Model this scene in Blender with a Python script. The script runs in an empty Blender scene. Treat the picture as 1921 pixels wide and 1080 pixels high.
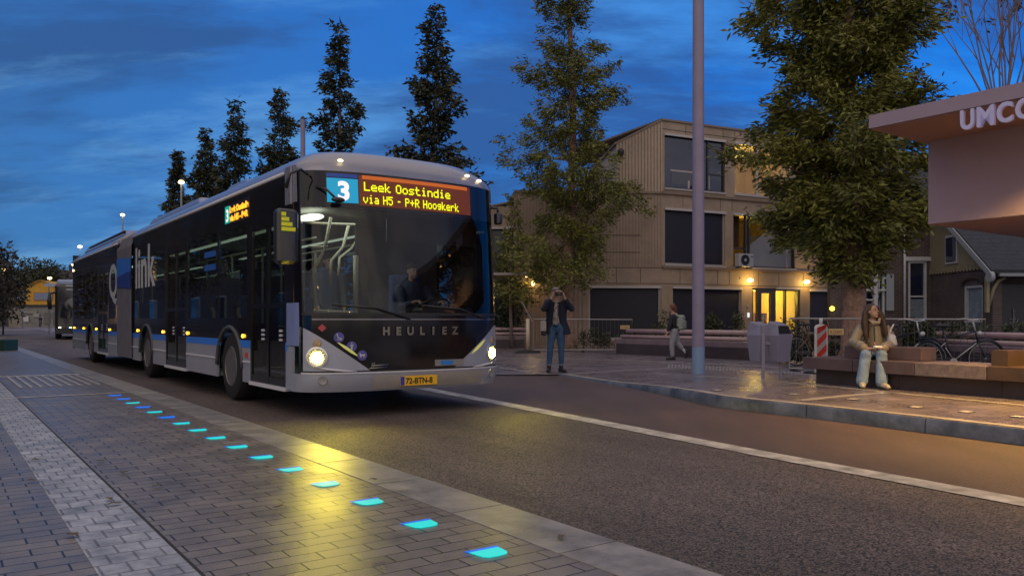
import bpy, bmesh, math, random
import numpy as np
from mathutils import Vector, Matrix
PI = math.pi
R = math.radians
scene = bpy.context.scene
COL = scene.collection
random.seed(7)

# ------------------------------------------------------------------ camera
EYE = 1.13            # camera height
FPX = 1500.0          # focal length in pixels of the 1921 px wide photograph
cam_d = bpy.data.cameras.new('camera'); cam = bpy.data.objects.new('camera', cam_d); COL.objects.link(cam)
cam.location = (0, 0, EYE); cam.rotation_euler = (R(90), 0, 0)
cam_d.sensor_width = 36; cam_d.lens = FPX / 1921 * 36; cam_d.shift_y = 60 / 1921
cam_d.clip_end = 3000; cam_d.clip_start = 0.05
scene.camera = cam

# ------------------------------------------------------------------ world: dusk sky with clouds
world = bpy.data.worlds.new('World'); scene.world = world; world.use_nodes = True
nt = world.node_tree; N = nt.nodes; L = nt.links; N.clear()
def wn(t, **k):
    n = N.new(t)
    for a, b in k.items(): setattr(n, a, b)
    return n
out = wn('ShaderNodeOutputWorld'); bg = wn('ShaderNodeBackground'); bg2 = wn('ShaderNodeBackground'); add = wn('ShaderNodeAddShader')
sky = wn('ShaderNodeTexSky', sky_type='NISHITA', sun_disc=False); sky.sun_elevation = R(2); sky.sun_rotation = R(200)
sky.air_density = 1.0; sky.ozone_density = 6.0
L.new(sky.outputs[0], bg2.inputs[0]); bg2.inputs[1].default_value = 0.05
tc = wn('ShaderNodeTexCoord'); sep = wn('ShaderNodeSeparateXYZ'); L.new(tc.outputs['Generated'], sep.inputs[0])
def wmath(op, a, b=None, clamp=False):
    m = wn('ShaderNodeMath', operation=op); m.use_clamp = clamp
    for i, v in enumerate((a, b)):
        if v is None: continue
        if isinstance(v, (int, float)): m.inputs[i].default_value = v
        else: L.new(v, m.inputs[i])
    return m.outputs[0]
def wramp(fac, stops, interp='LINEAR'):
    r = wn('ShaderNodeValToRGB'); r.color_ramp.interpolation = interp
    e = r.color_ramp.elements
    while len(e) < len(stops): e.new(0.5)
    for el, (p, c) in zip(e, stops): el.position = p; el.color = (*c, 1)
    L.new(fac, r.inputs[0]); return r.outputs[0]
def wmix(f, a, b):
    m = wn('ShaderNodeMix', data_type='RGBA')
    if isinstance(f, (int, float)): m.inputs[0].default_value = f
    else: L.new(f, m.inputs[0])
    for i, v in ((6, a), (7, b)):
        if isinstance(v, tuple): m.inputs[i].default_value = (*v, 1)
        else: L.new(v, m.inputs[i])
    return m.outputs[2]
zz = sep.outputs['Z']; yy = sep.outputs['Y']; xx = sep.outputs['X']
# left side of the view is greyer, right side a purer blue
side = wmath('MULTIPLY_ADD', xx, 0.9); side.node.inputs[2].default_value = 0.5; side.node.use_clamp = True
low = wmix(side, (0.055, 0.195, 0.45), (0.014, 0.18, 0.68))
high = wmix(side, (0.036, 0.145, 0.43), (0.006, 0.155, 0.68))
grad = wmix(wmath('MULTIPLY', zz, 2.6, True), low, high)
# clouds stretched along the horizon, seen on a high plane
den = wmath('ADD', wmath('MAXIMUM', zz, 0.0), 0.30)
cx = wmath('DIVIDE', xx, den); cy = wmath('DIVIDE', yy, den)
comb = wn('ShaderNodeCombineXYZ'); L.new(cx, comb.inputs[0]); L.new(cy, comb.inputs[1])
mp = wn('ShaderNodeMapping'); mp.inputs['Rotation'].default_value = (0, 0, R(-24)); mp.inputs['Scale'].default_value = (0.55, 1.0, 1)
L.new(comb.outputs[0], mp.inputs[0])
n1 = wn('ShaderNodeTexNoise'); n1.inputs['Scale'].default_value = 1.9; n1.inputs['Detail'].default_value = 8; n1.inputs['Roughness'].default_value = 0.60
n1.inputs['Distortion'].default_value = 0.4
L.new(mp.outputs[0], n1.inputs[0])
n2 = wn('ShaderNodeTexNoise'); n2.inputs['Scale'].default_value = 3.2; n2.inputs['Detail'].default_value = 7; n2.inputs['Roughness'].default_value = 0.62
mp2 = wn('ShaderNodeMapping'); mp2.inputs['Rotation'].default_value = (0, 0, R(-58)); mp2.inputs['Scale'].default_value = (0.35, 1.0, 1); mp2.inputs['Location'].default_value = (3.1, 1.7, 0)
L.new(comb.outputs[0], mp2.inputs[0]); L.new(mp2.outputs[0], n2.inputs[0])
dark = wramp(n1.outputs[0], [(0.43, (0, 0, 0)), (0.57, (1, 1, 1))], 'EASE')
lite = wramp(n2.outputs[0], [(0.46, (0, 0, 0)), (0.68, (1, 1, 1))], 'EASE')
c1 = wmix(wmath('MULTIPLY', dark, 0.80), grad, wmix(side, (0.032, 0.085, 0.22), (0.030, 0.075, 0.25)))
c2 = wmix(wmath('MULTIPLY', lite, 0.75), c1, wmix(side, (0.15, 0.36, 0.62), (0.02, 0.28, 0.92)))
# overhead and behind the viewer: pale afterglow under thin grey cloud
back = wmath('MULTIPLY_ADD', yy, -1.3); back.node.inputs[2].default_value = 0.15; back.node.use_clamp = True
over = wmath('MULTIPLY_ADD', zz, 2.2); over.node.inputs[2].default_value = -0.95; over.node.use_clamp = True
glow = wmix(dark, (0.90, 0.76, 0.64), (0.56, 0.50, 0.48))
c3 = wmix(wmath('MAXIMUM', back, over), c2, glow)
c4 = wmix(wmath('LESS_THAN', zz, -0.02), c3, (0.03, 0.03, 0.04))
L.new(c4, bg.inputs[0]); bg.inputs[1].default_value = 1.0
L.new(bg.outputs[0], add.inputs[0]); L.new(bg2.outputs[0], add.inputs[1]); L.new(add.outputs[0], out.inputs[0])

sun_d = bpy.data.lights.new('sun', 'SUN'); sun = bpy.data.objects.new('sun', sun_d); COL.objects.link(sun)
sun_d.energy = 0.22; sun_d.angle = R(40); sun_d.color = (1.0, 0.80, 0.66)
sun.rotation_euler = (R(48), 0, R(-20))
scene.view_settings.view_transform = 'Standard'; scene.view_settings.look = 'None'
scene.view_settings.gamma = 1; scene.view_settings.use_curve_mapping = False; scene.view_settings.exposure = 0.0
scene.cycles.use_denoising = True
scene.cycles.sample_clamp_indirect = 4
scene.cycles.max_bounces = 8; scene.cycles.transparent_max_bounces = 12

# ------------------------------------------------------------------ materials
MATS = {}
def mat(name, base, rough=0.5, metal=0.0, emis=None, estr=0.0, spec=0.5, var=None, bump=None, island=0.0, coat=0.0, tint=None):
    """var=(scale, amount): mottled colour; bump=(scale, strength, distance); tint: the second colour of the mottling"""
    if name in MATS: return MATS[name]
    m = bpy.data.materials.new(name); m.use_nodes = True
    t = m.node_tree; p = t.nodes['Principled BSDF']
    p.inputs['Base Color'].default_value = (*base, 1); p.inputs['Roughness'].default_value = rough
    p.inputs['Metallic'].default_value = metal; p.inputs['Specular IOR Level'].default_value = spec
    if coat: p.inputs['Coat Weight'].default_value = coat; p.inputs['Coat Roughness'].default_value = 0.06
    if emis: p.inputs['Emission Color'].default_value = (*emis, 1); p.inputs['Emission Strength'].default_value = estr
    tcn = t.nodes.new('ShaderNodeTexCoord')
    last = None
    if var:
        n = t.nodes.new('ShaderNodeTexNoise'); n.inputs['Scale'].default_value = var[0]; n.inputs['Detail'].default_value = 6
        n.inputs['Roughness'].default_value = 0.65
        t.links.new(tcn.outputs['Object'], n.inputs[0])
        r = t.nodes.new('ShaderNodeValToRGB'); r.color_ramp.elements[0].position = 0.3; r.color_ramp.elements[1].position = 0.7
        a = var[1]
        r.color_ramp.elements[0].color = (*[c * (1 - a) for c in base], 1)
        r.color_ramp.elements[1].color = (*(tint or [min(1, c * (1 + a)) for c in base]), 1)
        t.links.new(n.outputs[0], r.inputs[0]); last = r.outputs[0]
        rr = t.nodes.new('ShaderNodeMath'); rr.operation = 'MULTIPLY_ADD'; rr.inputs[1].default_value = 0.25; rr.inputs[2].default_value = rough - 0.12
        t.links.new(n.outputs[0], rr.inputs[0]); t.links.new(rr.outputs[0], p.inputs['Roughness'])
    if island:
        g = t.nodes.new('ShaderNodeNewGeometry'); hs = t.nodes.new('ShaderNodeHueSaturation')
        mm = t.nodes.new('ShaderNodeMapRange'); mm.inputs[3].default_value = 1 - island; mm.inputs[4].default_value = 1 + island
        t.links.new(g.outputs['Random Per Island'], mm.inputs[0]); t.links.new(mm.outputs[0], hs.inputs['Value'])
        mh = t.nodes.new('ShaderNodeMapRange'); mh.inputs[3].default_value = 0.485; mh.inputs[4].default_value = 0.515
        t.links.new(g.outputs['Random Per Island'], mh.inputs[0]); t.links.new(mh.outputs[0], hs.inputs['Hue'])
        if last: t.links.new(last, hs.inputs['Color'])
        else: hs.inputs['Color'].default_value = (*base, 1)
        last = hs.outputs[0]
    if last: t.links.new(last, p.inputs['Base Color'])
    if bump:
        n = t.nodes.new('ShaderNodeTexNoise'); n.inputs['Scale'].default_value = bump[0]; n.inputs['Detail'].default_value = 5
        t.links.new(tcn.outputs['Object'], n.inputs[0])
        b = t.nodes.new('ShaderNodeBump'); b.inputs['Strength'].default_value = bump[1]; b.inputs['Distance'].default_value = bump[2] if len(bump) > 2 else 0.02
        t.links.new(n.outputs[0], b.inputs['Height']); t.links.new(b.outputs[0], p.inputs['Normal'])
    MATS[name] = m
    return m

def brick_mat(name, c1, c2, mortar, bw, bh, ms, rough, axes='XY', off=0.5, bumpd=0.004, var=0.35, nscale=3.0, fine=140, blotch=None):
    m = bpy.data.materials.new(name); m.use_nodes = True; t = m.node_tree; p = t.nodes['Principled BSDF']
    tcn = t.nodes.new('ShaderNodeTexCoord'); src = tcn.outputs['Object']
    if axes != 'XY':
        s = t.nodes.new('ShaderNodeSeparateXYZ'); c = t.nodes.new('ShaderNodeCombineXYZ'); t.links.new(src, s.inputs[0])
        t.links.new(s.outputs[axes[0]], c.inputs[0]); t.links.new(s.outputs[axes[1]], c.inputs[1]); vec = c.outputs[0]
    else: vec = src
    b = t.nodes.new('ShaderNodeTexBrick'); b.offset = off; b.inputs['Scale'].default_value = 1.0
    b.inputs['Brick Width'].default_value = bw; b.inputs['Row Height'].default_value = bh
    b.inputs['Mortar Size'].default_value = ms; b.inputs['Mortar Smooth'].default_value = 0.25
    b.inputs['Color1'].default_value = (*c1, 1); b.inputs['Color2'].default_value = (*c2, 1); b.inputs['Mortar'].default_value = (*mortar, 1)
    t.links.new(vec, b.inputs[0])
    n = t.nodes.new('ShaderNodeTexNoise'); n.inputs['Scale'].default_value = nscale; n.inputs['Detail'].default_value = 8; n.inputs['Roughness'].default_value = 0.7
    t.links.new(src, n.inputs[0])
    hs = t.nodes.new('ShaderNodeHueSaturation'); mr = t.nodes.new('ShaderNodeMapRange')
    mr.inputs[1].default_value = 0.3; mr.inputs[2].default_value = 0.7; mr.inputs[3].default_value = 1 - var; mr.inputs[4].default_value = 1 + var
    t.links.new(n.outputs[0], mr.inputs[0]); t.links.new(mr.outputs[0], hs.inputs['Value']); t.links.new(b.outputs[0], hs.inputs['Color'])
    t.links.new(hs.outputs[0], p.inputs['Base Color'])
    n2 = t.nodes.new('ShaderNodeTexNoise'); n2.inputs['Scale'].default_value = fine; n2.inputs['Detail'].default_value = 3
    t.links.new(src, n2.inputs[0])
    mt = t.nodes.new('ShaderNodeMath'); mt.operation = 'MULTIPLY_ADD'; mt.inputs[1].default_value = -1.0
    t.links.new(b.outputs['Fac'], mt.inputs[0])
    m2 = t.nodes.new('ShaderNodeMath'); m2.operation = 'MULTIPLY'; m2.inputs[1].default_value = 0.35; t.links.new(n2.outputs[0], m2.inputs[0]); t.links.new(m2.outputs[0], mt.inputs[2])
    bp = t.nodes.new('ShaderNodeBump'); bp.inputs['Strength'].default_value = 0.9; bp.inputs['Distance'].default_value = bumpd
    t.links.new(mt.outputs[0], bp.inputs['Height']); t.links.new(bp.outputs[0], p.inputs['Normal'])
    rr = t.nodes.new('ShaderNodeMapRange'); rr.inputs[1].default_value = 0.3; rr.inputs[2].default_value = 0.7; rr.inputs[3].default_value = rough - 0.08; rr.inputs[4].default_value = rough + 0.14
    t.links.new(n.outputs[0], rr.inputs[0]); t.links.new(rr.outputs[0], p.inputs['Roughness'])
    return m

def glass_mat(name, tint, gloss=(1, 1, 1), rough=0.02, ior=1.5, extra=0.0):
    m = bpy.data.materials.new(name); m.use_nodes = True; t = m.node_tree; t.nodes.clear()
    o = t.nodes.new('ShaderNodeOutputMaterial'); mx = t.nodes.new('ShaderNodeMixShader'); tr = t.nodes.new('ShaderNodeBsdfTransparent'); gl = t.nodes.new('ShaderNodeBsdfGlossy')
    lw = t.nodes.new('ShaderNodeLayerWeight'); lw.inputs[0].default_value = .5
    pw = t.nodes.new('ShaderNodeMath'); pw.operation = 'POWER'; pw.inputs[1].default_value = 4.5; t.links.new(lw.outputs['Facing'], pw.inputs[0])
    ad = t.nodes.new('ShaderNodeMath'); ad.operation = 'MULTIPLY_ADD'; ad.inputs[1].default_value = .85; ad.inputs[2].default_value = .035 + extra; ad.use_clamp = True; t.links.new(pw.outputs[0], ad.inputs[0])
    tr.inputs[0].default_value = (*tint, 1); gl.inputs[0].default_value = (*gloss, 1); gl.inputs['Roughness'].default_value = rough
    t.links.new(ad.outputs[0], mx.inputs[0]); t.links.new(tr.outputs[0], mx.inputs[1]); t.links.new(gl.outputs[0], mx.inputs[2]); t.links.new(mx.outputs[0], o.inputs[0])
    return m

def emit(name, col, st): return mat(name, (0.02, 0.02, 0.02), emis=col, estr=st)

def asphalt_mat(name, c1, c2, scale, rough):
    m = bpy.data.materials.new(name); m.use_nodes = True; t = m.node_tree; p = t.nodes['Principled BSDF']
    tcn = t.nodes.new('ShaderNodeTexCoord'); src = tcn.outputs['Object']
    v = t.nodes.new('ShaderNodeTexVoronoi'); v.inputs['Scale'].default_value = scale; t.links.new(src, v.inputs[0])
    n = t.nodes.new('ShaderNodeTexNoise'); n.inputs['Scale'].default_value = 0.45; n.inputs['Detail'].default_value = 9; n.inputs['Roughness'].default_value = 0.6; t.links.new(src, n.inputs[0])
    mp = t.nodes.new('ShaderNodeMapping'); mp.inputs['Rotation'].default_value = (0, 0, R(-36)); mp.inputs['Scale'].default_value = (1.0, 0.12, 1); t.links.new(src, mp.inputs[0])
    n3 = t.nodes.new('ShaderNodeTexNoise'); n3.inputs['Scale'].default_value = 1.6; n3.inputs['Detail'].default_value = 4; t.links.new(mp.outputs[0], n3.inputs[0])
    r = t.nodes.new('ShaderNodeValToRGB'); e = r.color_ramp.elements; e[0].color = (*c1, 1); e[1].color = (*c2, 1); e[0].position = 0.15; e[1].position = 0.95
    s = t.nodes.new('ShaderNodeSeparateColor'); t.links.new(v.outputs['Color'], s.inputs[0]); t.links.new(s.outputs[0], r.inputs[0])
    hs = t.nodes.new('ShaderNodeHueSaturation'); av = t.nodes.new('ShaderNodeMath'); av.operation = 'ADD'
    t.links.new(n.outputs[0], av.inputs[0]); t.links.new(n3.outputs[0], av.inputs[1])
    mr = t.nodes.new('ShaderNodeMapRange'); mr.inputs[1].default_value = 0.7; mr.inputs[2].default_value = 1.3; mr.inputs[3].default_value = 0.65; mr.inputs[4].default_value = 1.35
    t.links.new(av.outputs[0], mr.inputs[0]); t.links.new(mr.outputs[0], hs.inputs['Value'])
    t.links.new(r.outputs[0], hs.inputs['Color']); t.links.new(hs.outputs[0], p.inputs['Base Color'])
    p.inputs['Roughness'].default_value = rough
    b = t.nodes.new('ShaderNodeBump'); b.inputs['Strength'].default_value = 0.8; b.inputs['Distance'].default_value = 0.008; b.invert = True
    t.links.new(v.outputs['Distance'], b.inputs['Height']); t.links.new(b.outputs[0], p.inputs['Normal'])
    return m

# ------------------------------------------------------------------ mesh helpers
def rotz(a): return Matrix.Rotation(a, 4, 'Z')
class MB:
    def __init__(s): s.v = []; s.f = []
    def add(s, vs, fs, M=None):
        o = len(s.v)
        s.v += [tuple(M @ Vector(p)) if M else tuple(p) for p in vs]
        s.f += [tuple(i + o for i in f) for f in fs]; return s
    def box(s, c, d, M=None, rz=0.0, rx=0.0, ry=0.0):
        x, y, z = d[0] / 2, d[1] / 2, d[2] / 2
        vs = [(-x, -y, -z), (x, -y, -z), (x, y, -z), (-x, y, -z), (-x, -y, z), (x, -y, z), (x, y, z), (-x, y, z)]
        T = Matrix.Translation(c) @ Matrix.Rotation(rz, 4, 'Z') @ Matrix.Rotation(ry, 4, 'Y') @ Matrix.Rotation(rx, 4, 'X')
        if M: T = M @ T
        return s.add(vs, [(3, 2, 1, 0), (4, 5, 6, 7), (0, 1, 5, 4), (1, 2, 6, 5), (2, 3, 7, 6), (3, 0, 4, 7)], T)
    def rbox(s, c, d, r=0.02, M=None, rz=0.0, seg=3):
        """box with rounded vertical and top edges"""
        x, y = d[0] / 2, d[1] / 2; z0 = -d[2] / 2; z1 = d[2] / 2; rings = []
        for zz_, ins in [(z0, r * .6), (z0 + r * .6, 0)] + [(z1 - r + r * math.sin(k / seg * PI / 2), r * (1 - math.cos(k / seg * PI / 2))) for k in range(seg + 1)]:
            ring = []
            for (cx_, cy_, a0) in ((x - r, y - r, 0), (-x + r, y - r, 90), (-x + r, -y + r, 180), (x - r, -y + r, 270)):
                for k in range(seg + 1):
                    a = R(a0 + 90 * k / seg); rr = max(r - ins, 1e-4); ring.append((cx_ + rr * math.cos(a), cy_ + rr * math.sin(a), zz_))
            rings.append(ring)
        n = len(rings[0]); vs = [p for g in rings for p in g]; fs = []
        for k in range(len(rings) - 1):
            for i in range(n): j = (i + 1) % n; fs.append((k * n + i, k * n + j, (k + 1) * n + j, (k + 1) * n + i))
        fs.append(tuple(range(n))[::-1]); fs.append(tuple(range(len(vs) - n, len(vs))))
        T = Matrix.Translation(c) @ Matrix.Rotation(rz, 4, 'Z')
        return s.add(vs, fs, M @ T if M else T)
    def prism(s, pts, fn, a, b):
        """pts 2-D outline; fn(u, v, w) -> 3-D; extruded from w=a to w=b"""
        n = len(pts)
        vs = [fn(u, v, a) for u, v in pts] + [fn(u, v, b) for u, v in pts]
        fs = [tuple(range(n))[::-1], tuple(range(n, 2 * n))] + [(i, (i + 1) % n, n + (i + 1) % n, n + i) for i in range(n)]
        return s.add(vs, fs)
    def tube(s, pts, rad, n=8, caps=True, M=None, sy=1.0):
        pts = [Vector(p) for p in pts]
        if isinstance(rad, (int, float)): rad = [rad] * len(pts)
        vs = []; up = None
        for i, p in enumerate(pts):
            d = (pts[min(i + 1, len(pts) - 1)] - pts[max(i - 1, 0)]).normalized()
            if up is None:
                up = Vector((0, 0, 1)) if abs(d.z) < 0.9 else Vector((1, 0, 0))
            a = d.cross(up).normalized(); b = a.cross(d).normalized(); up = b
            for k in range(n):
                t = 2 * PI * k / n; vs.append(p + rad[i] * (math.cos(t) * a + sy * math.sin(t) * b))
        fs = []
        for i in range(len(pts) - 1):
            for k in range(n): j = (k + 1) % n; fs.append((i * n + k, i * n + j, (i + 1) * n + j, (i + 1) * n + k))
        if caps: fs.append(tuple(range(n))[::-1]); fs.append(tuple(range(len(vs) - n, len(vs))))
        return s.add(vs, fs, M)
    def ball(s, c, r, n=12, m=8, M=None):
        if isinstance(r, (int, float)): r = (r, r, r)
        vs = [(c[0], c[1], c[2] - r[2])]; fs = []
        for i in range(1, m):
            t = PI * i / m
            for k in range(n):
                a = 2 * PI * k / n; vs.append((c[0] + r[0] * math.sin(t) * math.cos(a), c[1] + r[1] * math.sin(t) * math.sin(a), c[2] - r[2] * math.cos(t)))
        vs.append((c[0], c[1], c[2] + r[2])); last = len(vs) - 1
        for k in range(n): fs.append((0, 1 + (k + 1) % n, 1 + k)); fs.append((last, last - n + k, last - n + (k + 1) % n))
        for i in range(m - 2):
            for k in range(n): j = (k + 1) % n; fs.append((1 + i * n + k, 1 + i * n + j, 1 + (i + 1) * n + j, 1 + (i + 1) * n + k))
        return s.add(vs, fs, M)
    def lathe(s, prof, c=(0, 0, 0), axis='Z', n=20, M=None):
        vs = []; fs = []
        for r, h in prof:
            for k in range(n):
                a = 2 * PI * k / n; x, y = r * math.cos(a), r * math.sin(a)
                p = {'Z': (x, y, h), 'X': (h, x, y), 'Y': (x, h, y)}[axis]; vs.append((p[0] + c[0], p[1] + c[1], p[2] + c[2]))
        for i in range(len(prof) - 1):
            for k in range(n): j = (k + 1) % n; fs.append((i * n + k, i * n + j, (i + 1) * n + j, (i + 1) * n + k))
        fs.append(tuple(range(n))[::-1]); fs.append(tuple(range(len(vs) - n, len(vs))))
        return s.add(vs, fs, M)
    def grid(s, fn, nu, nv, M=None):
        vs = [fn(i / nu, j / nv) for j in range(nv + 1) for i in range(nu + 1)]
        fs = [(j * (nu + 1) + i, j * (nu + 1) + i + 1, (j + 1) * (nu + 1) + i + 1, (j + 1) * (nu + 1) + i) for j in range(nv) for i in range(nu)]
        return s.add(vs, fs, M)
    def build(s, name, m, parent=None, smooth=False, loc=None, fix=True):
        me = bpy.data.meshes.new(name); me.from_pydata(s.v, [], s.f)
        if fix and len(s.f) < 60000:
            bm = bmesh.new(); bm.from_mesh(me); bmesh.ops.recalc_face_normals(bm, faces=bm.faces); bm.to_mesh(me); bm.free()
        me.materials.append(m)
        if smooth:
            me.polygons.foreach_set('use_smooth', [True] * len(me.polygons))
            if smooth == 'auto': me.set_sharp_from_angle(angle=R(40))
        o = bpy.data.objects.new(name, me); COL.objects.link(o)
        if parent: o.parent = parent
        if loc is not None: o.location = loc
        return o
def bx(name, c, d, m, parent=None, rz=0.0, **k): return MB().box(c, d, rz=rz, **k).build(name, m, parent)
def bevel(o, w=0.01, seg=2):
    b = o.modifiers.new('edge', 'BEVEL'); b.width = w; b.segments = seg; b.limit_method = 'ANGLE'; return o
def tag(o, label=None, cat=None, group=None, kind=None):
    if label: o['label'] = label
    if cat: o['category'] = cat
    if group: o['group'] = group
    if kind: o['kind'] = kind
    return o
def thing(name, label, cat, loc=(0, 0, 0), rz=0.0, group=None):
    o = bpy.data.objects.new(name, None); COL.objects.link(o); o.location = loc; o.rotation_euler = (0, 0, rz)
    o.empty_display_size = 0.2
    return tag(o, label, cat, group)
def copy_thing(root, loc, rz=None, label=None, scale=None):
    def cp(o, par):
        c = o.copy(); COL.objects.link(c); c.parent = par
        for ch in [q for q in o.children]: cp(ch, c)
        return c
    r = cp(root, None); r.location = loc
    if rz is not None: r.rotation_euler = (0, 0, rz)
    if label: r['label'] = label
    if scale: r.scale = scale
    return r
def text_mb(body, size, origin, xd, yd, bold=0.0, depth=0.004, align='LEFT', sx=1.0, spacing=1.0):
    cu = bpy.data.curves.new('t', 'FONT'); cu.body = body; cu.size = size; cu.offset = bold; cu.extrude = depth / 2; cu.align_x = align; cu.space_character = spacing
    cu.resolution_u = 4
    o = bpy.data.objects.new('t', cu); COL.objects.link(o)
    bpy.context.view_layer.update()
    me = bpy.data.meshes.new_from_object(o.evaluated_get(bpy.context.evaluated_depsgraph_get()))
    xd, yd = Vector(xd).normalized(), Vector(yd).normalized(); zd = xd.cross(yd); origin = Vector(origin)
    b = MB(); b.add([origin + xd * v.co.x * sx + yd * v.co.y + zd * v.co.z for v in me.vertices], [tuple(p.vertices) for p in me.polygons])
    bpy.data.objects.remove(o); bpy.data.curves.remove(cu); bpy.data.meshes.remove(me)
    return b
def P(x, y, Y): return Vector(((x - 960.5) / FPX * Y, Y, EYE - (y - 600) / FPX * Y))    # picture point at a distance
def light(kind, name, loc, energy, col, parent=None, **k):
    d = bpy.data.lights.new(name, kind); d.energy = energy; d.color = col
    o = bpy.data.objects.new(name, d); COL.objects.link(o); o.location = loc
    if parent: o.parent = parent
    for a, b in k.items():
        if a == 'rot': o.rotation_euler = b
        else: setattr(d, a, b)
    return o

# road frame: n across the road (away from the viewer's pavement), d along it (away)
YAW = 0.6245
dn = Vector((math.cos(YAW), math.sin(YAW), 0)); dd = Vector((-math.sin(YAW), math.cos(YAW), 0))
def RW(o, s, z=0.0): v = dn * o + dd * s; return Vector((v.x, v.y, z))
def smooth01(t): t = max(0, min(1, t)); return t * t * (3 - 2 * t)
def zp(s): return 0.02 + 0.12 * smooth01((11.5 - s) / 4.5)          # height of the far platform
def GP(x, y):                                                        # picture point on the platform
    z = 0.05
    for _ in range(12):
        Y = (EYE - z) * FPX / (y - 600); X = (x - 960.5) / FPX * Y; z = zp(Vector((X, Y, 0)).dot(dd))
    return Vector((X, Y, z))
def G0(x, y): Y = EYE * FPX / (y - 600); return Vector(((x - 960.5) / FPX * Y, Y, 0))

# ------------------------------------------------------------------ ground, road, pavements
M_asph = asphalt_mat('asphalt', (0.016, 0.012, 0.010), (0.205, 0.152, 0.128), 105.0, 0.62)
M_asph2 = asphalt_mat('smooth_asphalt', (0.062, 0.038, 0.031), (0.125, 0.078, 0.062), 160.0, 0.5)
M_pav = brick_mat('paving', (0.205, 0.175, 0.150), (0.165, 0.14, 0.122), (0.014, 0.012, 0.014), 0.25, 0.124, 0.0050, 0.33, bumpd=0.007, nscale=2.5, fine=110)
M_plat = brick_mat('platform_paving', (0.175, 0.15, 0.175), (0.14, 0.12, 0.145), (0.045, 0.038, 0.042), 0.29, 0.142, 0.004, 0.27, bumpd=0.003, nscale=1.2)  # base colour blued to carry the sky's reflection
M_conc = mat('pale_concrete', (0.27, 0.26, 0.25), 0.45, var=(5, 0.45), bump=(60, 0.5, 0.006))
M_line = mat('concrete_line', (0.44, 0.41, 0.36), 0.5, var=(5, 0.6), bump=(80, 0.4, 0.004))
M_soil = mat('dark_ground', (0.05, 0.045, 0.045), 0.9, var=(0.5, 0.3))
def sheet(name, poly, z, m, rot=True, sub=None):
    """flat sheet given in road coordinates (offset, s)"""
    b = MB(); b.add([(o, s, z) for o, s in poly], [tuple(range(len(poly)))])
    ob = b.build(name, m); ob.rotation_euler = (0, 0, YAW); tag(ob, kind='structure'); return ob
g = MB().add([(-900, -300, -0.03), (900, -300, -0.03), (900, 1500, -0.03), (-900, 1500, -0.03)], [(0, 1, 2, 3)]).build('ground', M_soil); tag(g, kind='structure')
sheet('road', [(2.6, -25), (30, -25), (30, 15.2), (10.5, 15.2), (10.5, 175), (2.6, 175)], -0.006, M_asph)
sheet('pavement', [(-40, -12), (2.5, -12), (2.5, 90), (-40, 90)], 0.0, M_pav)
sheet('far_road', [(-60, 90), (2.6, 90), (2.6, 150), (-60, 150)], -0.004, mat('far_asphalt', (0.09, 0.08, 0.08), 0.6, var=(1, .3)))
# pale flush kerb band of long stones and the ribbed guide strip
kb = MB()
s = -6.0; random.seed(3)
while s < 80:
    l = 1.0; kb.add([(2.445, s + .006, .004), (2.82, s + .006, .004), (2.82, s + l - .006, .004), (2.445, s + l - .006, .004),
                    (2.445, s + .006, -.02), (2.82, s + .006, -.02), (2.82, s + l - .006, -.02), (2.445, s + l - .006, -.02)],
                   [(0, 1, 2, 3), (0, 1, 5, 4), (1, 2, 6, 5), (2, 3, 7, 6), (3, 0, 4, 7)]); s += l
M_kb = mat('kerb_stone', (0.27, 0.25, 0.225), 0.36, var=(4, 0.45), bump=(90, 0.7, 0.006), island=0.12)
o = kb.build('kerb_band', M_kb); o.rotation_euler = (0, 0, YAW); tag(o, kind='structure')
gs = MB(); s = -4.0
while s < 60:
    gs.box((.767, s + .30, -.008), (.366, .598, .024)); s += .604
o = gs.build('guide_strip', brick_mat('guide_stone', (0.33, 0.34, 0.37), (0.27, 0.28, 0.31), (0.15, 0.15, 0.17), .12, .17, .006, .5, bumpd=.006, var=.55, nscale=4, fine=40), fix=False); o.rotation_euler = (0, 0, YAW); tag(o, kind='structure')
sheet('guide_strip_edge', [(.952, -4), (.968, -4), (.968, 60), (.952, 60)], 0.003, mat('dark_joint', (0.02, 0.02, 0.022), 0.8))
sheet('cross_line', [(-6, 13.55), (2.44, 13.55), (2.44, 13.67), (-6, 13.67)], 0.005, M_line)
sheet('drain_line', [(2.83, 13.56), (8.9, 13.56), (8.9, 13.64), (2.83, 13.64)], -0.001, mat('steel_drain', (0.25, 0.25, 0.27), 0.4, metal=0.6))
rb = MB()
for k in range(9): rb.box((1.15 + k * .145, 17.0, .010), (.05, 3.0, .014))
o = rb.build('tactile_ribs', mat('rib_stone', (0.36, 0.35, 0.36), 0.5, var=(6, .2))); o.rotation_euler = (0, 0, YAW); tag(o, kind='structure')
sheet('kerb_ramp', [(-2.0, 18.7), (2.44, 18.7), (2.44, 19.0), (-2.0, 19.0)], 0.004, M_line)
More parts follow.
